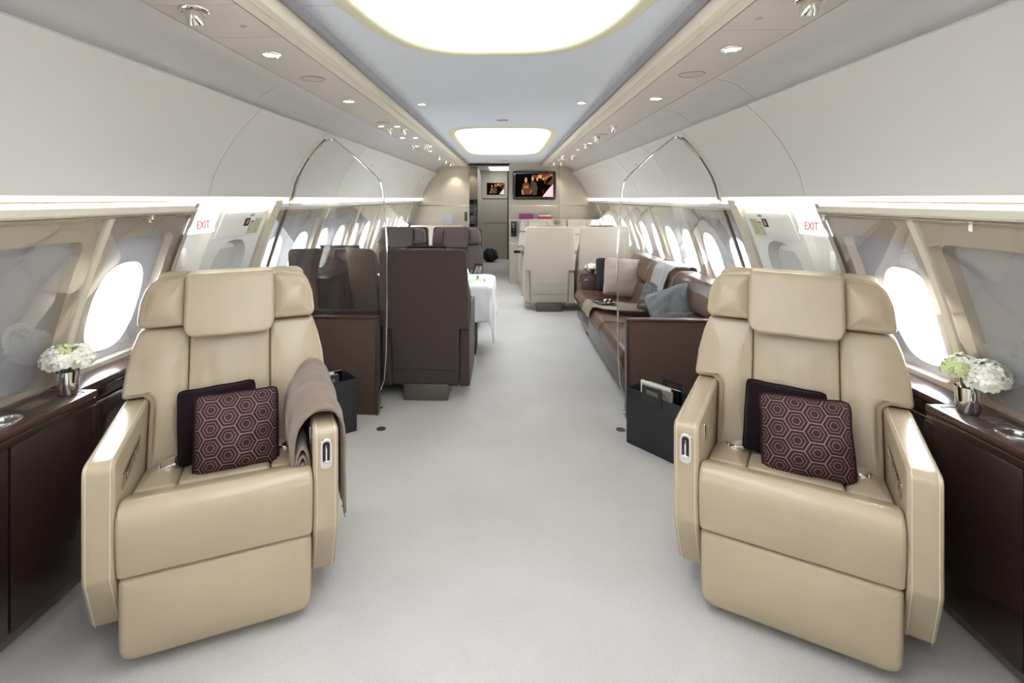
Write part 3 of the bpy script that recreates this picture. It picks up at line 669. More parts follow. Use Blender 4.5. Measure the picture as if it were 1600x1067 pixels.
# ---- side cabinets
def cabinet(s):
    t = thing('side_cabinet', 'long dark wood cabinet under the %s windows with glossy top' % side(s), 'cabinet', (0, 0, 0))
    X = lambda a, c: (min(s*a, s*c), max(s*a, s*c))
    def bx(b, xa, xb, ya, yb, za, zb, bev=.003):
        x0, x1 = X(xa, xb); b.box((x0, ya, za), (x1, yb, zb), bev)
    b = B(); bx(b, 1.635, 1.78, Y0, 2.03, .08, .745); bx(b, 1.70, 1.78, 2.03, 2.60, .08, .745); b.obj('body', 'dark_gap', t)
    b = B(); bx(b, 1.607, 1.83, Y0, 2.02, .748, .776, .006); bx(b, 1.683, 1.83, 2.015, 2.62, .748, .776, .006); b.obj('worktop', 'wood_top', t)
    b = B(); bx(b, 1.612, 1.632, Y0, 2.02, .715, .746, .004); bx(b, 1.688, 1.70, 2.02, 2.6, .70, .744, .004); b.obj('apron', 'wood', t)
    for ya, yb in ((-.6, .5), (.5, 1.08), (1.08, 1.655), (1.659, 2.0)):
        b = B(); bx(b, 1.618, 1.636, ya+.002, yb-.002, .085, .712, .003); b.obj('cabinet_door', 'wood', t)
    b = B(); bx(b, 1.622, 1.65, 2.003, 2.05, .085, .712, .012); b.obj('corner_post', 'wood', t)
    for za, zb in ((.09, .40), (.41, .68)):
        b = B(); bx(b, 1.690, 1.702, 2.06, 2.60, za, zb, .005); b.obj('drawer', 'wood', t)
    b = B(); bx(b, 1.684, 1.692, 2.05, 2.60, .683, .690, .002); bx(b, 1.688, 1.694, 2.055, 2.06, .35, .69, .002); b.obj('drawer_trim', 'nickel', t)
    b = B(); bx(b, 1.68, 1.76, Y0, 2.6, 0, .082); b.obj('toe_kick', 'kick', t)
    # folding table lid outline + engraved note on the worktop
    b = B(); z = .7764
    b.tube([(s*x, y, z) for x, y in ((1.635, 1.80), (1.635, 1.985), (1.79, 1.985), (1.79, 1.80))], .0011, 5, True); b.obj('table_lid_trim', 'steel_track', t)
    for k in range(6):
        b = B(); 
        for q in range(10):
            if random.random() < .85: b.box((min(s*(1.70+k*.010), s*(1.704+k*.010)), 1.81+q*.0095, z-.0006), (max(s*(1.70+k*.010), s*(1.704+k*.010)), 1.817+q*.0095, z+.0002))
        b.obj('engraved_note', 'engraving', t, smooth=False)
    return t
for s in (-1, 1): cabinet(s)
for s in (-1, 1):
    b = B(); b.lathe([(0, -.012), (.030, -.012), (.036, -.004), (.038, .003), (.046, .005), (.050, .003), (.050, 0)], 32); t = b.obj('cup_holder', 'chrome'); t.location = (s*1.695, 1.715 if s < 0 else 1.77, .776)
    tag(t, 'round chrome cup holder set in the %s cabinet top' % side(s), 'cup holder')

# ---- vases with hydrangeas
def bouquet(b, heads, rad, n, rnd):
    for (hx, hy, hz, hr) in heads:
        for k in range(n):
            a = rnd.random()*2*pi; c_ = rnd.uniform(-.45, 1); q = sqrt(1-c_*c_); d = Vector((q*cos(a), q*sin(a), c_))
            p = Vector((hx, hy, hz))+d*hr*rnd.uniform(.86, 1.06)
            x = d.cross(Vector((.3, .5, .8))).normalized(); y = d.cross(x); tw = rnd.random()*pi
            for m in range(4):
                an = tw+m*pi/2; u = x*cos(an)+y*sin(an); v = x*-sin(an)+y*cos(an); L_ = rad*rnd.uniform(.85, 1.2)
                P = [p, p+u*L_*.55-v*L_*.42+d*L_*.10, p+u*L_*1.05-v*L_*.22+d*L_*.05, p+u*L_*1.12+v*L_*.2+d*L_*.12, p+u*L_*.6+v*L_*.45+d*L_*.2]
                b.bm.faces.new([b.bm.verts.new(w_) for w_ in P])
def vase(loc, lab, heads, green, seed):
    rnd = random.Random(seed)
    v = thing('vase', lab, 'vase of flowers', loc)
    b = B(); b.lathe([(0, .001), (.032, .001), (.034, .004), (.036, .05), (.040, .092), (.0385, .092), (.034, .05), (.030, .008), (0, .006)], 32); b.obj('vase_cup', 'silver', v)
    b = B(); bouquet(b, heads, .0165, 75, rnd); b.obj('flower_head', 'petal', v, smooth=False, fix=False)
    b = B()
    for hx, hy, hz, hr in heads: b.lathe([(0, -hr*.85), (hr*.6, -hr*.6), (hr*.85, 0), (hr*.6, hr*.6), (0, hr*.85)], 16, (hx, hy, hz))
    b.obj('flower_core', 'petal', v)
    b = B(); bouquet(b, green, .010, 45, rnd); b.obj('green_floret', 'petal_green', v, smooth=False, fix=False)
    b = B(); [b.tube([(0.01*cos(a), .01*sin(a), .02), (.02*cos(a), .02*sin(a), .12)], .003, 6) for a in (0, 1.3, 2.6, 4, 5.2)]; b.obj('stems', 'leafgreen', v)
    return v
vase((-1.688, 1.965, .776), 'silver cup of white hydrangeas on the left cabinet top', [(-.035, -.01, .135, .052), (.04, .01, .14, .050), (.0, -.03, .145, .048), (.0, .045, .135, .046)], [(.015, -.035, .178, .026)], 3)
vase((1.70, 1.945, .776), 'silver cup of white and pale green hydrangeas on the right cabinet top', [(.055, -.02, .135, .056), (.02, .04, .145, .05), (.01, -.045, .13, .05)], [(-.05, -.005, .155, .042)], 5)

# ---------------------------------------------------------------- the armchair
def yf(z): return .44+.31*(z-.45)
def make_seat(name, label, cat, lea, ais, group=None, controls=True, hw=.345):
    """local: +x image right, front faces -y ; ais=+1 aisle side is +x"""
    t = thing(name, label, cat, (0, 0, 0), 0, group)
    b = B(); b.box((-.20, .12, 0), (.20, .60 if controls else .70, .13), .01); b.obj('pedestal', 'steel_track', t)
    b = B(); b.box((-.295, .11, .10), (.295, .66, .40), .02); b.obj('seat_frame', lea, t)
    b = B(); ol = rpoly([(-.297, .035, .05), (.297, .035, .05), (.299, .314, .02), (-.299, .314, .02)], 6, .05)
    b.pad(ol, .11, .022, .012, lambda u, v, d: (u, .004+d+.02*max(0, (.12-v)/.12)**2, v)); b.obj('legrest', lea, t)
    b = B(); ol = rpoly([(-.002, .322, .010), (-.012, .38), (-.0185, .44), (-.0195, .490), (-.013, .525), (.004, .549), (.03, .558), (.07, .549), (.12, .529), (.17, .508), (.215, .490), (.215, .322, .01)], 8, .012)
    b.pad(ol, .602, .016, .0, lambda u, v, d: (-.301+d, u-.012*sin(pi*(d/.602)), v+.004*sin(pi*d/.602)), rings=3, centre=(.09, .42)); 
    b.obj('seat_cushion', lea, t, ang=60)
    zt = lambda y: .500-.13*(y-.20)
    for xa, xb in ((-.300, -.162), (-.160, .160), (.162, .300)):
        b = B(); ol = rpoly([(xa, .205, .02), (xb, .205, .02), (xb, .60, .02), (xa, .60, .02)], 4, .03)
        b.pad(ol, .07, .018, .012, lambda u, v, d: (u, v, zt(v)-d)); b.obj('seat_pad', lea, t)
    for s in (-1, 1):
        arm = B(); ol = rpoly([(-.002, .700, .035), (-.004, .33, .05), (.108, .116, .022), (.45, .112, .03), (.59 if controls else .70, .112, .03), (.60 if controls else .71, .565, .02), (.58 if controls else .60, .58, .01), (.56, .715, .02)], 6, .05)
        arm.pad(ol, .090, .012, .0, lambda u, v, d: (s*(.302+d), u, v), centre=(.33, .42), rings=2); a = arm.obj('armrest', lea, t)
        st = B()
        front = [p for p in ol if p.x < .52]
        k0 = max(range(len(front)), key=lambda i: 0)
        for xo in (.3145, .3795):
            path = [(s*xo, p.x-.0004, p.y) for p in rpoly([(.545, .7155), (-.0015, .7008, .035), (-.0045, .33, .05), (.106, .1165)], 6, .02)][:-1]
            path = [q for q in path]
            # open polyline: drop the closing stretch
            cut = max(range(len(path)), key=lambda i: (Vector(path[i])-Vector(path[i-1])).length)
            pp = [p for p in rpoly([(.545, .7155), (-.0015, .7008, .035), (-.0045, .33, .05), (.106, .1165)], 6)]
            st.tube([(s*xo, p.x, p.y+.0004) for p in pp], .0011, 5)
        st.obj('stitching', 'stitch', a)
        if controls:
            if s == ais:
                pl = B(); pl.pad(rpoly([(-.022, -.056, .022), (.022, -.056, .022), (.022, .056, .022), (-.022, .056, .022)], 8, .02), .008, .004, 0, lambda u, v, d: (s*.347+u, -.0085+d, .607+v)); p_ = pl.obj('recline_handle_plate', 'chrome', a)
                pl = B(); pl.pad(rpoly([(-.013, -.030, .011), (.013, -.030, .011), (.013, .046, .013), (-.013, .046, .013)], 8, .02), .004, .001, 0, lambda u, v, d: (s*.347+u, -.0100+d, .607+v)); pl.obj('handle_slot', 'black', p_)
                pl = B(); pl.box((s*.347-.012, -.017, .572), (s*.347+.012, -.009, .586), .004); pl.box((s*.347-.003, -.0135, .586), (s*.347+.003, -.0105, .640), .001); pl.obj('handle_lever', 'chrome', p_)
                pl = B(); pl.pad(rpoly([(.118, .595, .008), (.142, .595, .008), (.142, .665, .008), (.118, .665, .008)], 5, .02), .006, .002, 0, lambda u, v, d: (s*(.2975+d), u, v)); p2 = pl.obj('seat_switch', 'chrome', a)
                pl = B(); pl.box((min(s*.296, s*.2985), .124, .603), (max(s*.296, s*.2985), .136, .657), .002); pl.obj('switch_insert', 'black', p2)
            else:
                A0, A1 = Vector((.085, .592)), Vector((.35, .622)); dd = (A1-A0); nn = Vector((-dd.y, dd.x)).normalized()*.025
                q = [A0-nn, A1-nn, A1+nn, A0+nn]
                pl = B(); pl.pad(rpoly([(p.x, p.y, .004) for p in q], 3, .03), .006, .002, 0, lambda u, v, d: (s*(.2975+d), u, v)); p_ = pl.obj('control_panel', 'nickel', a)
                pl = B()
                pl.prism([tuple(A0.lerp(A1, .18)-nn*.7), tuple(A0.lerp(A1, .55)-nn*.7), tuple(A0.lerp(A1, .55)+nn*.7), tuple(A0.lerp(A1, .18)+nn*.7)], lambda u, v, d: (s*d, u, v), .2965, .2990)
                pl.prism([tuple(A0.lerp(A1, .60)-nn*.7), tuple(A0.lerp(A1, .96)-nn*.7), tuple(A0.lerp(A1, .96)+nn*.7), tuple(A0.lerp(A1, .60)+nn*.7)], lambda u, v, d: (s*d, u, v), .2965, .2990)
                pl.obj('button_field', 'black', p_)
                pl = B()
                for i in range(8):
                    c_ = A0.lerp(A1, .22+.1*i-(.02 if i < 4 else -.01)); pl.box((min(s*.2945, s*.297), c_.x-.006, c_.y-.013), (max(s*.2945, s*.297), c_.x+.008, c_.y+.013), .001)
                pl.obj('seat_button', 'chrome', p_)
    # backrest
    fm = lambda u, v, d: (u, yf(v)+d, v)
    for s in (-1, 1):
        ol = rpoly([(s*.163, .435, .012), (s*.299, .435, .03), (s*.300, .705, .025), (s*.325, .722, .01), (s*.402, .720, .02), (s*.392, .83, .03), (s*.372, .92, .03), (s*.350, .984, .025), (s*.163, .984, .012)], 6, .035)
        b = B(); b.pad(ol, .09 if controls else .13, .020, .016, fm, centre=(s*.245, .755), rings=6); b.obj('backrest_bolster', lea, t, ang=60)
        ol = rpoly([(s*.172, .992, .012), (s*.362, .992, .035), (s*.352, 1.10, .05), (s*.325, 1.178, .07), (s*.172, 1.193, .015)], 8, .035)
        b = B(); b.pad(ol, .16, .024, .016, lambda u, v, d: (u, yf(v)-.030+d, v), rings=6); b.obj('headrest_wing', lea, t, ang=60)
    b = B(); ol = rpoly([(-.161, .435, .012), (.161, .435, .012), (.161, 1.0, .012), (-.161, 1.0, .012)], 4, .035)
    wr = lambda u, v: .0022*sin(u*75+v*9)*max(0, 1-abs(v-.74)/.22)
    b.pad(ol, .13, .016, .010, lambda u, v, d: (u, yf(v)+d+.006+(wr(u, v) if d < .01 else 0), v), rings=16); b.obj('backrest_panel', lea, t, ang=60)
    b = B(); ol = rpoly([(-.171, .99, .01), (.171, .99, .01), (.171, 1.19, .02), (-.171, 1.19, .02)], 4, .04); b.pad(ol, .15, .018, .004, lambda u, v, d: (u, yf(v)-.022+d, v)); b.obj('headrest_core', lea, t, ang=60)
    # headrest pad: sheet folded over the top
    b = B()
    def flap(u, v):
        x = -.180+.360*u; L_ = .24+(.12 if controls else .035); q = v*L_
        # rounded lower corners
        rr = .045; edge = min(u, 1-u)*.36
        low = .0
        if edge < rr: low = rr-sqrt(max(0, rr*rr-(rr-edge)**2))
        q = low+(L_-low)*v
        if q < .24: z = .950+q; y = yf(z)-.048-.006*sin(pi*u)*(1-v)
        elif q < .24+.03:
            a = (q-.24)/.03*pi/2; z = 1.190+.014*sin(a); y = yf(1.19)-.048+.014*(1-cos(a))
        else: z = 1.204; y = yf(1.19)-.034+(q-.27)
        return (x, y, z)
    b.grid(flap, 25, 30); bmesh.ops.recalc_face_normals(b.bm, faces=b.bm.faces[:])
    o = b.obj('headrest_pad', lea, t, ang=50, fix=False); solid(o, .014, 0)
    # rear shell
    hb = .335 if controls else .395; hw = min(hw, .325) if controls else hw
    b = B(); ol = rpoly([(-.298, .125, .02), (.298, .125, .02), (.300, .575, .01), (hb, .585, .02), (hb-.003, .80, .04), (hw, 1.20, .05), (-hw, 1.20, .05), (-hb+.003, .80, .04), (-hb, .585, .02), (-.300, .575, .01)], 6, .05)
    b.pad(ol, .05, .018, 0, lambda u, v, d: (u, .648+.155*(v-.12)+d, v), centre=(0, .72)); b.obj('back_shell', lea, t)
    b = B(); b.box((-.275, .60, .18), (.275, .70, .44), .01, mx=None); 
    b = B(); ol = rpoly([(-.285, .25, .01), (.285, .25, .01), (.285, .44, .01), (-.285, .44, .01)], 3, .06); b.pad(ol, .012, .005, 0, lambda u, v, d: (u, .694+.155*(v-.12)+d, v)); b.obj('seat_pocket', lea, t)
    if controls:
        for s in (-1, 1):
            w_ = B(); w_.box((-.022, -.05, -.003), (.022, .06, .003), .002); o = w_.obj('belt_strap', 'nickel' if 0 else 'liner', t); o.location = (s*.225, .43, .485); o.rotation_euler = (R(12), 0, s*.5)
            w_ = B(); w_.box((-.034, -.034, -.008), (.034, .020, .012), .005); w_.box((-.028, -.044, -.004), (.028, -.034, .020), .004); o2 = w_.obj('belt_buckle', 'chrome', t); o2.location = (s*.205, .395, .492); o2.rotation_euler = (R(10), 0, s*.5+.9*s)
    return t
SA = make_seat('armchair', 'cream leather recliner nearest on the left, with a taupe throw over its arm', 'armchair', 'leather', 1, 'pair of front cream armchairs')
SA.location = (-.939, 1.731, 0); SA.rotation_euler = (0, 0, .445)
SB = make_seat('armchair', 'cream leather recliner nearest on the right, with bare armrests', 'armchair', 'leather', -1, 'pair of front cream armchairs')
SB.location = (1.015, 1.813, 0); SB.rotation_euler = (0, 0, -.504)
# club seats further back
SC = (.86, .95, .975)
def club(proto, x0, x1, yfront, flip, label, group, sy=SC):
    """flip: True = seen from behind (faces away from the camera)"""
    xc = (x0+x1)/2; return (proto, xc, yfront, flip, label, group)
cs_ = make_seat('club_seat', 'brown fabric seat seen from behind, nearest the aisle on the left', 'seat', 'brown_fabric', 1, 'brown seats on the left', controls=False, hw=.375)
def place(o, xc, y, away): 
    o.scale = SC; o.location = (xc, y, 0); o.rotation_euler = (0, 0, pi if away else 0)
place(cs_, -.578, 4.60, True)
g = 'brown seats on the left'
o = dup(cs_, (0, 0, 0), 0, 'brown fabric seat seen from behind through the glass, by the left windows', g); place(o, -1.265, 4.60, True)
o = dup(cs_, (0, 0, 0), 0, 'brown fabric seat facing the camera beyond the table, nearer the aisle', g); place(o, -.60, 6.0, False)
o = dup(cs_, (0, 0, 0), 0, 'brown fabric seat facing the camera beyond the table, by the left windows', g); place(o, -1.31, 6.0, False)
cr = make_seat('club_seat', 'pale cream leather seat seen from behind, nearest the aisle on the right', 'seat', 'leather_pale', 1, 'pale cream seats on the right', controls=False, hw=.375)
place(cr, .622, 7.76, True); g = 'pale cream seats on the right'
o = dup(cr, (0, 0, 0), 0, 'pale cream leather seat seen from behind, between the sofa and right windows', g); place(o, 1.345, 7.76, True)
o = dup(cr, (0, 0, 0), 0, 'pale cream leather seat facing the camera below the television', g); place(o, .585, 8.62, False)
o = dup(cr, (0, 0, 0), 0, 'pale cream leather seat facing the camera in the far right corner', g); place(o, 1.27, 8.62, False)
# floor tracks of the rear seats are hidden inside their pedestals

# ---------------------------------------------------------------- cushions
def cushion(name, label, m, wd, ht, th, pipe=None, group=None, uv=False, seed=1, floppy=.0):
    rnd = random.Random(seed); t = thing(name, label, 'cushion', (0, 0, 0), 0, group); ph = rnd.random()*6
    def f(side_):
        def g(u, v):
            a, c = 2*u-1, 2*v-1
            pin = 1-.05*(1-abs(a)**2)*abs(c)**3; pin2 = 1-.05*(1-abs(c)**2)*abs(a)**3; rc = 1-.075*(a*a*c*c)**3
            x = a*wd/2*pin2*rc*(1+.01*sin(c*5+ph)); z = c*ht/2*pin*rc*(1+.01*sin(a*6+ph))
            k = max(0, (1-a*a)*(1-c*c))**.46
            wr = (1-.05*sin(9*a+4*c+ph)-.04*sin(13*c-5*a+ph))
            return (x, side_*th/2*k*wr, z)
        return g
    b = B(); b.grid(f(-1), 25, 25, uv=uv); b.grid(f(1), 25, 25, uv=uv); bmesh.ops.remove_doubles(b.bm, verts=b.bm.verts, dist=1e-5)
    b.obj('cushion_cover', m, t, ang=80)
    if pipe:
        g = f(1); n = 16; P = [g(i/n, 0) for i in range(n)]+[g(1, i/n) for i in range(n)]+[g(1-i/n, 1) for i in range(n)]+[g(0, 1-i/n) for i in range(n)]
        b = B(); b.tube([(p[0], 0, p[2]) for p in P], .0045, 8, True); b.obj('piping', pipe, t)
    return t
def put(o, seat, loc, tilt, roll, yaw=0):
    a = seat.rotation_euler.z; x, y, z = loc
    o.matrix_world = Matrix.Translation(seat.location) @ Matrix.Rotation(a, 4, 'Z') @ Matrix.Translation((x, y, z)) @ Matrix.Rotation(yaw, 4, 'Z') @ Matrix.Rotation(tilt, 4, 'X') @ Matrix.Rotation(roll, 4, 'Y')
for seat, nm, k in ((SA, 'left', 0), (SB, 'right', 1)):
    o = cushion('cushion', 'plain dark purple velvet cushion at the back of the %s armchair' % nm, 'velvet', .30, .29, .15, 'velvet', 'plain velvet cushions', seed=k+3)
    put(o, seat, (-.038, .425, .622), R(-18), R(-3 if k == 0 else 2))
    o = cushion('cushion', 'plum cushion with dotted hexagon pattern on the %s armchair' % nm, 'hex_fabric', .318, .302, .19, 'piping_purple', 'hexagon patterned cushions', uv=True, seed=k+8)
    put(o, seat, (.038, .328, .612), R(-20), R(1 if k == 0 else -2), R(4))

# ---------------------------------------------------------------- taupe throw over the aisle arm of the left chair
th = thing('throw_blanket', 'folded taupe throw with fringe hanging over the left armchair\'s aisle arm', 'blanket')
th.location = SA.location; th.rotation_euler = SA.rotation_euler
def throw_layer(scale, y0, y1, inner_z, outer_z, dz, dx):
    path = [(.258, inner_z), (.240, inner_z+.05), (.238, .62), (.252, .68), (.282, .722), (.33, .738+dz), (.375, .734+dz), (.405, .71), (.413+dx, .66), (.416+dx, .55), (.418+dx, .45), (.420+dx, outer_z)]
    P = [Vector(p) for p in path]
    # smooth path
    Q = []
    for i in range(len(P)-1):
        p0, p1, p2, p3 = P[max(0, i-1)], P[i], P[i+1], P[min(len(P)-1, i+2)]
        for k in range(4):
            t_ = k/4; Q.append(.5*((2*p1)+(-p0+p2)*t_+(2*p0-5*p1+4*p2-p3)*t_*t_+(-p0+3*p1-3*p2+p3)*t_**3))
    Q.append(P[-1])
    def f(u, v):
        q = Q[min(len(Q)-1, int(round(u*(len(Q)-1))))]; y = y0+(y1-y0)*v
        off = .004*sin(v*17+u*5)+.003*sin(v*31-u*9)
        bulge = .030*sin(pi*v)*max(0, 1-abs(u-.30)/.3)
        rear = .06*v*max(0, 1-abs(u-.45)/.35)
        return (q.x-off*(1 if u < .5 else -.8)-bulge*.8, y+.02*sin(u*6), q.y+off*.6+bulge*.7+rear)
    return f, len(Q)
for i, (y0, y1, iz, oz, dz, dx) in enumerate(((.035, .50, .50, .36, .014, .004), (.05, .49, .535, .40, .004, -.001))):
    b = B(); f, n = throw_layer(1, y0, y1, iz, oz, dz, dx); b.grid(f, n, 30); o = b.obj('throw_fold', 'throw_taupe', th, ang=80); solid(o, .010, 0)
# rolled inner folds at the front edge
b = B()
for k, (r0, zz) in enumerate(((.040, .0), (.026, .0), (.013, .0))):
    def f(u, v):
        a = -pi*1.05+u*pi*2.1; y = .040+.42*v
        x = .276+r0*.62*sin(a)+.003*sin(v*20); z = .56+r0*2.4*cos(a)*.9-.03+.004*sin(v*13+u*4)
        return (x-.008, y, z)
    b.grid(f, 24, 16)
o = b.obj('throw_fold', 'throw_taupe', th, ang=80); solid(o, .008, 0)
b = B()
for k in range(46):
    y = .06+.40*k/45; x = .4245+random.uniform(-.002, .003); L_ = random.uniform(.035, .06); z0 = .368+.004*sin(k)
    b.tube([(x, y, z0), (x+random.uniform(-.003, .005), y+random.uniform(-.004, .004), z0-L_*.5), (x+random.uniform(-.004, .008), y+random.uniform(-.006, .006), z0-L_)], .0016, 5)
b.obj('fringe', 'throw_taupe', th)

# ---------------------------------------------------------------- magazine baskets
def basket(loc, rz, label):
    t = thing('magazine_basket', label, 'basket', loc, rz)
    wd, ln, h, q = .205, .385, .345, .006
    b = B()
    b.box((-ln/2, -wd/2, 0), (ln/2, -wd/2+q, h), .002); b.box((-ln/2, wd/2-q, 0), (ln/2, wd/2, h), .002)
    b.box((-ln/2, -wd/2, 0), (-ln/2+q, wd/2, h), .002); b.box((ln/2-q, -wd/2, 0), (ln/2, wd/2, h), .002); b.box((-ln/2, -wd/2, 0), (ln/2, wd/2, .01), .002)
    b.obj('basket_body', 'black_leather', t)
    b = B(); b.tube([(-ln/2+.003, -wd/2+.003, h), (ln/2-.003, -wd/2+.003, h), (ln/2-.003, wd/2-.003, h), (-ln/2+.003, wd/2-.003, h)], .0045, 6, True); b.obj('rim', 'black', t)
    for s in (-1, 1):
        y = s*(wd/2+.002)
        b = B()
        o_ = rpoly([(-.07, h-.055, .006), (.07, h-.055, .006), (.066, h+.055, .018), (-.066, h+.055, .018)], 5, .02); i_ = rpoly([(-.045, h+.002, .004), (.045, h+.002, .004), (.043, h+.034, .010), (-.043, h+.034, .010)], 5, .02)
        out = outer_for([tuple(p) for p in i_], -.070, .070, h-.055, h+.055)
        for yy in (y-.003, y+.003): b.strip([(p[0], yy, p[1]) for p in out], [(p[0], yy, p[1]) for p in i_])
        b.strip([(p[0], y-.003, p[1]) for p in i_], [(p[0], y+.003, p[1]) for p in i_]); b.strip([(p[0], y-.003, p[1]) for p in out], [(p[0], y+.003, p[1]) for p in out])
        b.obj('handle', 'black_leather', t)
    return t
def magazine(loc, rz, tilt, m, label, group, hh=.30):
    t = thing('magazine', label, 'magazine', loc, rz, group); t.rotation_euler = (tilt, 0, rz)
    b = B(); b.box((-.105, -.004, 0), (.105, .004, hh), .001); b.obj('pages', 'paper', t)
    b = B(); b.box((-.107, -.0055, -.001), (.107, -.004, hh+.001)); b.box((-.107, .004, -.001), (.107, .0055, hh+.001)); b.box((.105, -.0055, -.001), (.107, .0055, hh+.001)); b.obj('cover', m, t)
BK = [((.80+.195*.62+.10*.78, 3.33-.195*.78+.10*.62, 0), math.atan2(-.78, .62), 'black leather magazine basket beside the right armchair', 'right', .36), ((-.955-.195*.78-.10*.62, 3.41-.195*.62+.10*.78, 0), math.atan2(.62, .78), 'black leather magazine basket behind the left armchair', 'left', .345)]
for loc, rz, lab, nm, tp in BK:
    basket(loc, rz, lab)
    mx = Matrix.Translation(loc) @ Matrix.Rotation(rz, 4, 'Z')
    for k, (dx, dy, m, lb) in enumerate(((-.02, -.045, 'paper_print', 'printed grey magazine at the front'), (-.04, -.02, 'paper', 'white covered magazine second from the front'), (.02, .01, 'black_gloss', 'black covered magazine in the middle'), (-.01, .045, 'paper', 'white covered magazine at the back'))):
        p = mx @ Vector((dx, dy, .012)); magazine(p, rz, R(-3+2*k), m, '%s of the %s basket' % (lb, nm), 'magazines in the %s basket' % nm, .385-.012*abs(k-1.5))

# ---------------------------------------------------------------- sofa on the right
sf = thing('sofa', 'long brown leather sofa along the right windows', 'sofa', (0, 0, 0))
Ya, Yb = 3.86, 6.42
b = B(); b.box((.99, Ya, .06), (1.72, Yb, .26), .01); b.obj('sofa_base', 'brown_dark', sf)
b = B(); b.box((.905, Ya, .10), (.94, Yb, .30), .008); b.obj('front_rail', 'half_wall_trim', sf)
for y in (Ya+.1, 5.90):
    b = B(); b.box((.95, y, 0), (1.0, y+.10, .11), .006); b.obj('leg', 'brown_dark', sf)
cuts = [Ya, 4.74, 5.58, Yb]
for a, c in zip(cuts, cuts[1:]):
    ol = rpoly([(.90, .27, .03), (.875, .36, .05), (.91, .435, .06), (1.30, .405, .04), (1.50, .395, .02), (1.50, .27, .02)], 7, .04)
    b = B(); L_ = c-a-.006
    b.pad(ol, L_, .022, 0, lambda u, v, d: (u-.006*sin(pi*d/L_), a+.003+d, v+.012*sin(pi*d/L_)*(1 if v > .38 else 0)), rings=3, centre=(1.2, .34)); b.obj('seat_cushion', 'sofa_leather', sf, ang=50)
    ol = rpoly([(1.44, .38, .03), (1.50, .62, .05), (1.66, .62, .03), (1.66, .38, .02)], 6, .04)
    b = B(); b.pad(ol, L_, .02, 0, lambda u, v, d: (u-.015*sin(pi*d/L_), a+.003+d, v), rings=3); b.obj('back_cushion', 'sofa_leather', sf, ang=50)
    ol = rpoly([(1.50, .645, .04), (1.535, .80, .05), (1.60, .885, .05), (1.76, .885, .03), (1.77, .645, .03)], 7, .04)
    b = B(); b.pad(ol, L_, .025, 0, lambda u, v, d: (u-.012*sin(pi*d/L_), a+.003+d, v+.006*sin(pi*d/L_)), rings=3); b.obj('head_bolster', 'sofa_leather', sf, ang=50)
st = thing('side_table', 'dark wooden side table with drawer at the far end of the sofa', 'side table', (0, 0, 0))
b = B(); b.box((.965, 6.46, .0), (1.69, 6.80, .595), .006); b.obj('body', 'half_wall_trim', st)
b = B(); b.box((.955, 6.44, .597), (1.71, 6.82, .615), .005); b.obj('table_top', 'wood_top', st)
b = B(); b.box((.958, 6.50, .50), (.966, 6.76, .58), .002); b.obj('drawer', 'wood', st)
b = B(); b.box((1.00, 6.442, .53), (1.08, 6.458, .545), .003); b.obj('latch', 'nickel', st)
bw = thing('flower_bowl', 'silver glass bowl of white flowers on the sofa side table', 'bowl', (1.10, 6.57, .615))
b = B(); b.lathe([(0, 0), (.04, .0), (.045, .004), (.075, .03), (.10, .062), (.097, .063), (.07, .034), (.04, .01), (0, .008)], 24); b.obj('bowl', 'silver', bw)
b = B(); bouquet(b, [(-.03, 0, .06, .04), (.035, .01, .065, .04), (0, -.03, .07, .035)], .02, 40, random.Random(4)); b.obj('flower_head', 'petal', bw, smooth=False, fix=False)
b = B(); bouquet(b, [(0, .0, .075, .045)], .012, 40, random.Random(5)); b.obj('green_floret', 'petal_green', bw, smooth=False, fix=False)
def put_w(o, loc, rz, tilt, roll=0):
    o.matrix_world = Matrix.Translation(loc) @ Matrix.Rotation(rz, 4, 'Z') @ Matrix.Rotation(tilt, 4, 'X') @ Matrix.Rotation(roll, 4, 'Y')
o = cushion('cushion', 'large pale pink textured cushion at the far end of the sofa', 'pillow_pink', .46, .44, .16, 'pillow_pink', seed=21); put_w(o, (1.385, 6.00, .645), R(-10), R(-16), R(3))
o = cushion('cushion', 'black fringed cushion tucked behind the pink sofa cushion', 'pillow_black_fringe', .42, .40, .12, 'pillow_black_fringe', seed=22); put_w(o, (1.31, 6.20, .64), R(-6), R(-14))
o = cushion('cushion', 'small dark reptile patterned cushion leaning on the sofa back', 'pillow_croc', .36, .30, .14, 'pillow_croc', seed=23); put_w(o, (1.45, 5.02, .575), R(-58), R(-20), R(8))
o = cushion('cushion', 'grey leather cushion at the near end of the sofa', 'pillow_grey', .40, .38, .20, 'pillow_grey', seed=24); put_w(o, (1.42, 4.40, .615), R(-36), R(-20), R(-24))
# pale throw over the sofa back
t = thing('throw_blanket', 'pale grey throw hanging over the back of the sofa', 'blanket')
pth = [(1.80, .80), (1.78, .90), (1.70, .905), (1.60, .905), (1.54, .86), (1.505, .76), (1.485, .68), (1.475, .60), (1.455, .50), (1.42, .44)]
def f(u, v):
    i = u*(len(pth)-1); k = min(len(pth)-2, int(i)); a = i-k; x = pth[k][0]*(1-a)+pth[k+1][0]*a; z = pth[k][1]*(1-a)+pth[k+1][1]*a
    wq = .50-.10*u; y = 4.80+wq*v+.06*u
    return (x-.006*sin(v*22+u*3)-.01, y, z+.005*sin(v*18+u*5)+.006)
b = B(); b.grid(f, 40, 24); o = b.obj('throw_cloth', 'throw_grey', t, ang=80); solid(o, .008, 0)
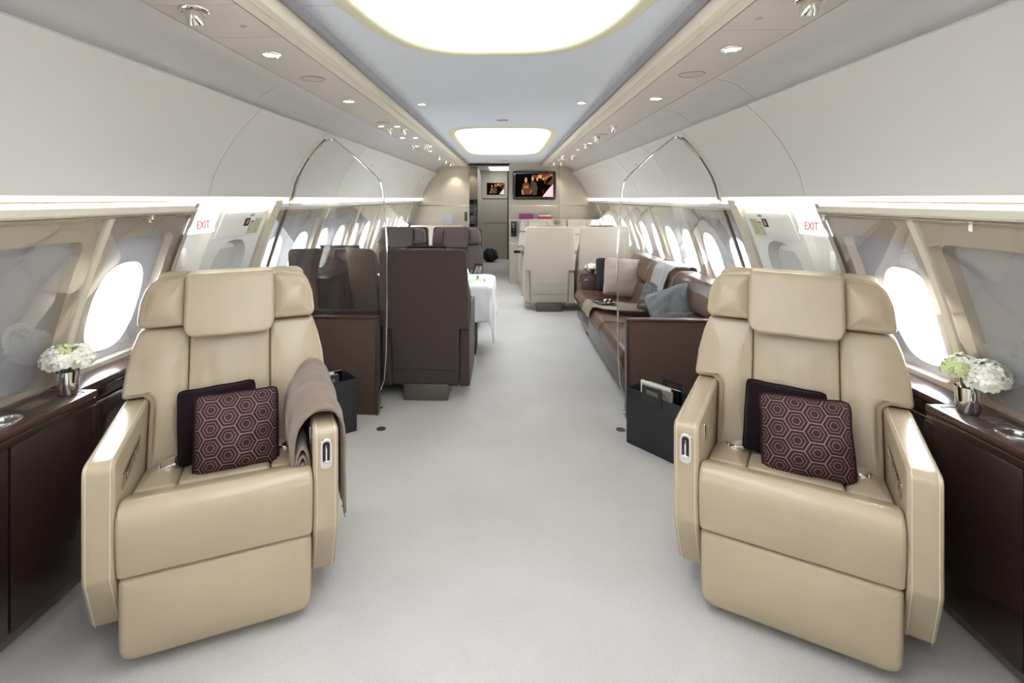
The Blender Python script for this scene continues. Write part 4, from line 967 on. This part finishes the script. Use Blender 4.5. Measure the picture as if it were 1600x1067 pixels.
# olive throw on the seat
t = thing('throw_blanket', 'olive throw with long fringe spread over the sofa seat and front edge', 'blanket')
pth2 = [(1.44, .435), (1.35, .44), (1.20, .445), (1.05, .452), (.95, .458), (.90, .448), (.868, .40), (.862, .34)]
def f(u, v):
    i = u*(len(pth2)-1); k = min(len(pth2)-2, int(i)); a = i-k; x = pth2[k][0]*(1-a)+pth2[k+1][0]*a; z = pth2[k][1]*(1-a)+pth2[k+1][1]*a
    y = 5.08+.42*v+.14*u-.12*sin(u*5)*(1-u)
    fold = .020*abs(sin(v*9+u*6))*(1-u)**.6+.004*sin(v*25)
    return (x-(.004*sin(v*25) if u > .7 else 0), y, z+fold+.006)
b = B(); b.grid(f, 44, 40); o = b.obj('throw_cloth', 'throw_olive', t, ang=80); solid(o, .006, 0)
b = B()
for k in range(34):
    q = f(1, k/33); L_ = random.uniform(.08, .12); b.tube([q, (q[0]-.004, q[1]+random.uniform(-.004, .004), q[2]-L_*.5), (q[0]+random.uniform(-.006, .004), q[1]+random.uniform(-.01, .01), q[2]-L_)], .002, 5)
b.obj('fringe', 'throw_olive', t)
t = thing('tablet', 'dark tablet lying on the olive throw', 'tablet', (1.03, 5.36, .484), R(20)); b = B(); b.box((-.09, -.12, 0), (.09, .12, .008), .003); b.obj('case', 'black_gloss', t)
t = thing('sunglasses', 'thin framed sunglasses resting on the dark tablet', 'sunglasses', (1.07, 5.27, .496), R(35))
b = B()
for s in (-1, 1): b.tube([(s*.034+.026*cos(a*pi/8), .0, .018+.018*sin(a*pi/8)) for a in range(16)], .0022, 6, True); b.tube([(s*.06, 0, .02), (s*.063, .06, .016), (s*.06, .12, .004)], .002, 6)
b.tube([(-.01, 0, .024), (.01, 0, .024)], .002, 6); b.obj('frame', 'silver', t)
b = B()
for s in (-1, 1): b.bm.faces.new([b.bm.verts.new((s*.034+.025*cos(a*pi/8), .0, .018+.017*sin(a*pi/8))) for a in range(16)])
b.obj('lens', 'black_gloss', t, smooth=False)

# ---------------------------------------------------------------- table with white cloth (left, between the brown seats)
t = thing('dining_table', 'dark folding table hidden under a white cloth between the brown seats', 'table', (0, 0, 0))
b = B(); b.box((-1.55, 4.92, .68), (-.14, 5.60, .712), .01); b.obj('table_top', 'wood', t)
b = B(); b.box((-.42, 5.08, 0), (-.26, 5.42, .69), .02); b.obj('leg', 'brown_dark', t)
b = B(); b.box((-1.6, 5.2, 0), (-1.5, 5.3, .69), .02); b.obj('leg', 'brown_dark', t)
X0, X1, Y0t, Y1t = -1.55, -.13, 4.90, 5.62
def cl(u, v):
    x = -1.75+(1.62+.36)*u; y = 4.60+1.32*v
    dx = max(0, x-X1)+max(0, X0-x); dy = max(0, y-Y1t)+max(0, Y0t-y)
    d = math.hypot(dx, dy); cx = min(max(x, X0), X1); cy = min(max(y, Y0t), Y1t)
    if d < 1e-6: return (x, y, .722)
    ux, uy = (x-cx)/d, (y-cy)/d
    ph = x*14+y*15; r_ = .018+.10*d*(.5+.5*sin(ph*1.3))+ (.03 if dx > 0 and dy > 0 else 0)
    return (cx+ux*min(r_, .07), cy+uy*min(r_, .07), .722-d*1.15)
b = B(); b.grid(cl, 70, 60); o = b.obj('tablecloth', 'cloth', ang=80); solid(o, .003, 0); tag(o, 'white cloth draped over the table between the brown seats', 'tablecloth')
t = thing('serving_tray', 'small pale tray at the aisle end of the white table', 'tray', (-.30, 5.12, .7245)); b = B(); b.box((-.13, -.09, 0), (.13, .09, .008), .003); b.obj('tray', 'silver', t)
b = B(); b.box((-.11, -.07, .008), (.11, .07, .0095)); b.obj('napkin', 'petal_green', t)
t = thing('silver_caddy', 'ornate little silver cruet stand on the white table', 'cruet', (-.35, 5.14, .734))
b = B(); b.lathe([(0, 0), (.025, 0), (.03, .006), (.012, .014), (.01, .03), (.026, .05), (.03, .07), (.02, .085), (.008, .09), (.012, .105), (0, .115)], 16); b.obj('cruet_body', 'silver', t)
b = B(); [b.tube([(.03*cos(a), .03*sin(a), .05), (.05*cos(a), .05*sin(a), .08), (.04*cos(a), .04*sin(a), .10)], .004, 6) for a in (0, 2.1, 4.2)]; b.obj('handles', 'silver', t)
for k, (x, y) in enumerate(((-.43, 5.10), (-.25, 5.16))):
    t = thing('shaker', 'small silver shaker %s the cruet stand' % ('left of' if k == 0 else 'right of'), 'shaker', (x, y, .7245 if k == 0 else .734), 0, 'silver shakers on the white table'); b = B(); b.lathe([(0, 0), (.014, 0), (.016, .02), (.010, .04), (.012, .048), (0, .055)], 12); b.obj('shaker_body', 'silver', t)

# ---------------------------------------------------------------- sideboard at the bulkhead and bits on it
t = thing('sideboard', 'pale cabinet against the far wall behind the cream seats', 'cabinet', (0, 0, 0))
b = B(); b.box((.10, 9.45, 0), (1.72, Y1-.005, 1.165), .005); b.obj('body', 'bulkhead', t)
b = B(); b.box((.10, 9.447, .72), (1.72, 9.452, .735)); b.obj('trim_line', 'chrome', t)
def bookbox(x0, x1, y0, y1, z0, h, m, lab, nm='book'):
    t = thing(nm, lab, nm.replace('_', ' '), ((x0+x1)/2, (y0+y1)/2, z0)); b = B(); b.box((-(x1-x0)/2, -(y1-y0)/2, 0), ((x1-x0)/2, (y1-y0)/2, h), .003); b.obj('cover', m, t)
    b = B(); b.box((-(x1-x0)/2+.004, -(y1-y0)/2-.001, .006), ((x1-x0)/2-.004, (y1-y0)/2-.004, h-.006)); b.obj('front_face', m, t)
bookbox(.27, .53, 9.50, 9.68, 1.165, .095, 'magenta', 'magenta box on the cabinet below the television', 'box')
bookbox(.62, .86, 9.50, 9.68, 1.165, .05, 'red', 'red and white book on the cabinet below the television')
bookbox(.63, .85, 9.51, 9.67, 1.215, .018, 'paper', 'white book lying on top of the red one')
t = thing('magazine_rack', 'black wall rack beside the cream seats by the doorway', 'rack', (.17, 9.36, .86)); b = B(); b.box((-.05, -.05, 0), (.05, .085, .27), .006); b.obj('rack_body', 'black', t); b = B(); b.box((-.04, -.056, .03), (.04, -.05, .23), .002); b.obj('rack_front', 'black_gloss', t)
t = thing('folding_table', 'grey table leaf with black cup ring between the cream seats', 'table', (.30, 8.25, .70))
b = B(); b.box((-.04, -.16, -.012), (.9, .22, .0), .004); b.obj('table_top', 'steel_track', t)
b = B(); b.lathe([(.05, 0), (.058, 0), (.058, .035), (.05, .035), (.05, 0)], 20, (-.09, 0, -.02)); b.obj('cup_ring', 'black_gloss', t)
b = B(); b.box((-.02, -.03, -.69), (.03, .05, -.012), .006); b.obj('leg', 'liner', t)
# picture leaning behind far left seats and rear ledge
t = thing('framed_card', 'pale card standing on the ledge behind the far brown seats', 'card', (-1.05, 9.62, 1.05)); b = B(); b.box((-.09, -.006, 0), (.09, .006, .20), .003); b.obj('card', 'shade_grey', t)
t = thing('sideboard', 'low pale cabinet on the far wall left of the doorway', 'cabinet', (0, 0, 0)); b = B(); b.box((-1.72, 9.45, 0), (-.76, Y1-.005, 1.05), .005); b.obj('body', 'bulkhead', t)
# small chrome clips on the rods over the windows
for s in (-1, 1):
    for y in (1.77 if s > 0 else 2.28, 2.56 if s > 0 else 1.2):
        b = B(); b.box((-.012, -.006, -.022), (.006, .006, .006), .003); b.lathe([(0, .010), (.007, .010), (.007, -.010), (0, -.010)], 12, (-.008, 0, -.016)); o = b.obj('blind_clip', 'chrome'); o.location = (s*1.568, y, 1.463); tag(o, 'small chrome clip on the %s window rod, %s the glass screen' % (side(s), 'nearer' if y > 2.2 else 'farther from'), 'clip')
bpy.context.view_layer.update()
